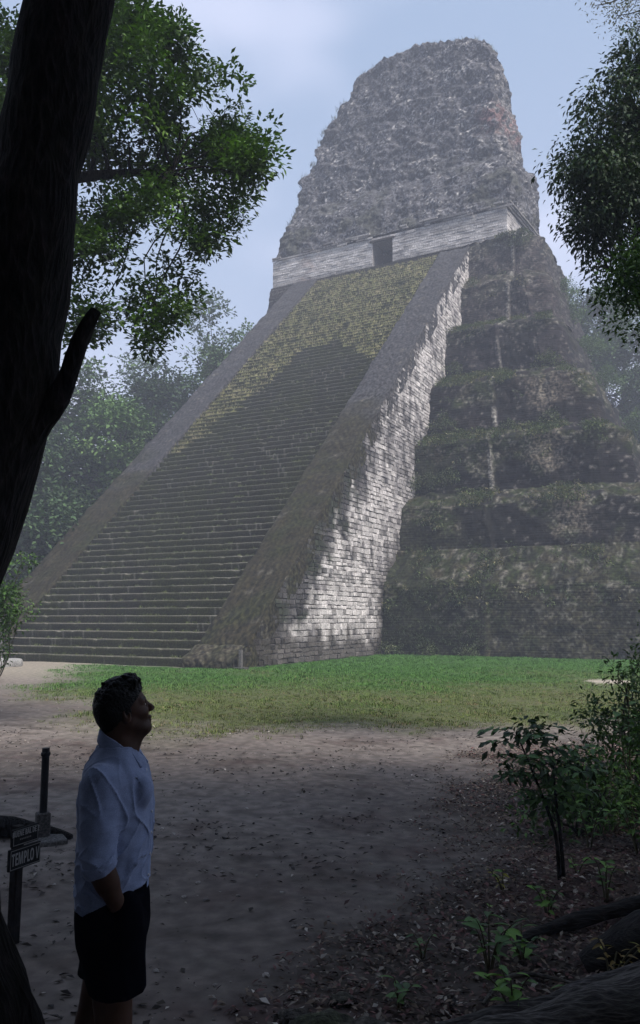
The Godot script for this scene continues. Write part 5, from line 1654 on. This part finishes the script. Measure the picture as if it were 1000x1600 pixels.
func shirt_sdf(p: Vector3) -> float:
	var d := torso(p, 0.0)
	d = maxf(d, p.y - 1.535)
	# cloth gathers: folds at the waist, at the elbow and below the arm
	var ridge := 1.0 - absf(n3(Vector3(p.x * 4.0 + p.y * 3.0, p.y * 9.0 - p.x * 7.0, p.z * 5.0 + 2.0), 1.0))
	var fold := -0.008 * pow(ridge, 7.0) * (0.4 + 0.6 * ss(1.35, 1.1, p.y)) + 0.002 * n3(Vector3(p.x * 9.0, p.y * 16.0 + p.x * 9.0, p.z * 9.0), 1.0) + 0.0015 * n3(Vector3(p.x * 22.0, p.y * 9.0 - p.x * 14.0, p.z * 20.0), 1.0)
	fold -= 0.007 * pow(1.0 - absf(n3(Vector3(p.x * 6.0 + 3.0, p.y * 5.0 + p.x * 6.0, p.z * 6.0), 1.0)), 8.0)
	d += fold + 0.003 * n3(Vector3(p.x * 5.0, p.y * 11.0 - p.x * 12.0, p.z * 5.0 + 4.0), 1.0) * ss(1.3, 1.0, p.y)
	for s in [1.0, -1.0]:
		var a := arm_pts(s)
		var e: Vector3 = a[1] + (a[2] - a[1]).normalized() * 0.02
		var c := cap(p, a[0] + Vector3(0, 0.0, -0.015 * s), a[1], 0.068, 0.056)
		c = minf(c, cap(p, a[1], e, 0.056, 0.050))
		var t := clampf((p.y - 1.17) / 0.2, 0.0, 1.0)
		c += 0.003 * (1.0 - t * 0.6) * n3(Vector3(p.x * 10.0 + p.y * 12.0, p.y * 24.0, p.z * 10.0), 1.0) + fold
		c = maxf(c, (p - e).dot((a[2] - a[1]).normalized()))
		d = smin(d, c, 0.022)
	# chest pocket on the far breast stands out a little
	d = smin(d, ell(p, Vector3(0.108, 1.385, 0.075), Vector3(0.03, 0.05, 0.05)), 0.03)
	d = maxf(d, hem_y(p.x) + 0.004 * n3(p, 8.0) - p.y)
	return d

func collar_sdf(p: Vector3) -> float:
	var y := p.y - (1.542 - 0.5 * (p.x + 0.02))
	var r := 0.070 - 0.16 * y
	var k := Vector2((p.x + 0.012) / 1.0, p.z * 0.98).length() - r
	var d := maxf(absf(k) - 0.004, absf(y) - (0.026 - 0.012 * ss(-0.02, 0.05, p.x)))
	# the two points lying open on the chest
	var az := Vector3(p.x, p.y, absf(p.z))
	d = minf(d, maxf(cap(az, Vector3(0.05, 1.515, 0.028), Vector3(0.085, 1.468, 0.05), 0.022, 0.010), absf((az - Vector3(0.06, 1.505, 0.035)).dot(Vector3(0.72, 0.62, 0.25).normalized())) - 0.005))
	return d

func shorts_sdf(p: Vector3) -> float:
	var d := ell(p, Vector3(-0.012, 0.95, 0), Vector3(0.132, 0.24, 0.178))
	for s in [1.0, -1.0]:
		var l := leg_pts(s)
		var b: Vector3 = [Vector3(0.042, 0.70, 0.105), Vector3(-0.065, 0.68, -0.105)][0 if s > 0 else 1]
		var c := cap(p, Vector3(0.012 * s, 0.88, 0.085 * s), b, 0.118, 0.097)
		c += 0.005 * n3(Vector3(p.x * 14.0, p.y * 6.0, p.z * 14.0), 1.0)
		c = maxf(c, (b.y + 0.013 + 0.06 * (p.x - b.x) * 0.5) - p.y)
		d = smin(d, c, 0.03)
	d = smin(d, ell(p, Vector3(0.065, 0.95, 0.14), Vector3(0.065, 0.11, 0.075)), 0.03)
	return maxf(d, p.y - 1.06)

func shoe_sdf(p: Vector3, s: float) -> float:
	var a: Vector3 = leg_pts(s)[2]
	var d := cap(p, a + Vector3(-0.045, -0.035, 0), a + Vector3(0.15, -0.055, 0.02 * s), 0.045, 0.036)
	d = smin(d, cap(p, a + Vector3(-0.02, 0.02, 0), a, 0.045, 0.045), 0.03)
	d = maxf(d, -(p.y - 0.0))
	return maxf(d, p.y - 0.13)

func build_person() -> void:
	head_b = Basis(Vector3.UP, deg_to_rad(24.0)) * Basis(Vector3.BACK, deg_to_rad(15.0))
	var t := thing("person", "person seen from behind and aside looking up, pale blue shirt, dark shorts, hand in pocket", "person", Vector3(-0.748, gh(-0.748, -3.1), -3.1))
	var skin := func(p: Vector3) -> Color:
		var g := 1.0 + 0.1 * n3(p, 30.0)
		var c := C(0.07 * g, 0.038 * g, 0.027 * g)
		if p.y > 1.5:
			var q := hl(p)
			c = c.lerp(C(0.10, 0.04, 0.035), 0.6 * ss(0.02, 0.006, Vector2((q.y + 0.063) * 1.2, 0.0).length()) * ss(0.03, 0.015, absf(q.z)) * ss(0.075, 0.085, q.x))
			c = c.lerp(C(0.02, 0.015, 0.012), 0.55 * ss(-0.02, -0.06, q.y) * ss(-0.01, 0.03, q.x) * (0.7 + 0.5 * n3(q, 300.0)))
			var br := Vector3(q.x - 0.08, q.y - 0.03, absf(q.z) - 0.032)
			c = c.lerp(C(0.012, 0.01, 0.009), 0.9 * ss(1.3, 0.7, Vector3(br.x / 0.03, br.y / 0.006, br.z / 0.022).length()))
			var ey := Vector3(q.x - 0.0855, q.y - 0.003, absf(q.z) - 0.0315)
			c = c.lerp(C(0.6, 0.58, 0.55), ss(0.0065, 0.005, Vector2(ey.y * 1.4, ey.z * 0.55).length()) * ss(0.08, 0.083, q.x))
			c = c.lerp(C(0.015, 0.01, 0.008), ss(0.0045, 0.0035, ey.length()))
		return c
	var mb := MB.new()
	nets(mb, body_sdf, Vector3(-0.27, -0.01, -0.33), Vector3(0.25, 1.56, 0.33), 0.012, skin)
	nets(mb, head_sdf, Vector3(-0.17, 1.47, -0.14), Vector3(0.17, 1.83, 0.14), 0.004, skin)
	for s in [1.0, -1.0]:
		var c: Vector3 = arm_pts(s)[3]
		nets(mb, func(p): return hand_sdf(p, s), c - Vector3(0.12, 0.16, 0.09), c + Vector3(0.1, 0.11, 0.09), 0.0045, skin)
	obj("body", mb.commit(), M.skin, t)
	var cl := func(p: Vector3) -> Color:
		var g := 1.0 + 0.06 * n3(p, 20.0)
		return C(0.30 * g, 0.37 * g, 0.57 * g)
	mb = MB.new()
	nets(mb, shirt_sdf, Vector3(-0.2, 0.9, -0.34), Vector3(0.2, 1.58, 0.34), 0.006, cl)
	var shirt := obj("shirt", mb.commit(), M.cloth, t)
	mb = MB.new()
	nets(mb, collar_sdf, Vector3(-0.12, 1.43, -0.12), Vector3(0.13, 1.64, 0.12), 0.0045, cl)
	obj("collar", mb.commit(), M.cloth, shirt)
	for s in [1.0, -1.0]:
		var a := arm_pts(s)
		var ax: Vector3 = (a[2] - a[1]).normalized()
		var e: Vector3 = a[1] + ax * 0.012
		mb = MB.new()
		nets(mb, func(p):
			var v: Vector3 = p - e
			var h := v.dot(ax)
			var r := (v - ax * h).length() - 0.0545 - 0.003 * n3(p, 25.0)
			return maxf(absf(r) - 0.006, absf(h) - 0.021), e - Vector3(0.09, 0.09, 0.09), e + Vector3(0.09, 0.09, 0.09), 0.005, cl)
		obj("cuff", mb.commit(), M.cloth, shirt)
	# front placket with its buttons
	mb = MB.new()
	for k in 16:
		var y0 := 1.03 + k * 0.028
		var y1 := y0 + 0.028
		var f0 := table(SH_F, y0) + 0.002
		var f1 := table(SH_F, y1) + 0.002
		mb.face([Vector3(f0, y0, -0.016), Vector3(f0, y0, 0.016), Vector3(f1, y1, 0.016), Vector3(f1, y1, -0.016)], [C(0.28, 0.37, 0.61)], Vector3(1, 0.2, 0))
	obj("placket", mb.commit(), M.cloth, shirt)
	for k in 6:
		var y := 1.07 + k * 0.075
		mb = MB.new()
		tube(mb, [Vector3(table(SH_F, y) + 0.001, y, 0), Vector3(table(SH_F, y) + 0.006, y, 0)], [0.0055, 0.005], 10, C(0.6, 0.6, 0.6))
		obj("button", mb.commit(), M.plain, shirt)
	mb = MB.new()
	nets(mb, shorts_sdf, Vector3(-0.2, 0.6, -0.24), Vector3(0.2, 1.05, 0.24), 0.01, func(p): return C(0.006, 0.006, 0.008))
	obj("shorts", mb.commit(), M.dark_cloth, t)
	mb = MB.new()
	nets(mb, hair_sdf, Vector3(-0.17, 1.54, -0.14), Vector3(0.16, 1.84, 0.14), 0.004, func(p): return C(0.010, 0.009, 0.009))
	obj("hair", mb.commit(), M.hair, t)
	for s in [1.0, -1.0]:
		mb = MB.new()
		var a: Vector3 = leg_pts(s)[2]
		nets(mb, func(p): return shoe_sdf(p, s), a + Vector3(-0.12, -0.1, -0.09), a + Vector3(0.22, 0.06, 0.09), 0.009, func(p): return C(0.05, 0.05, 0.055) if p.y > 0.025 else C(0.3, 0.3, 0.3))
		obj("shoe", mb.commit(), M.cloth, t)
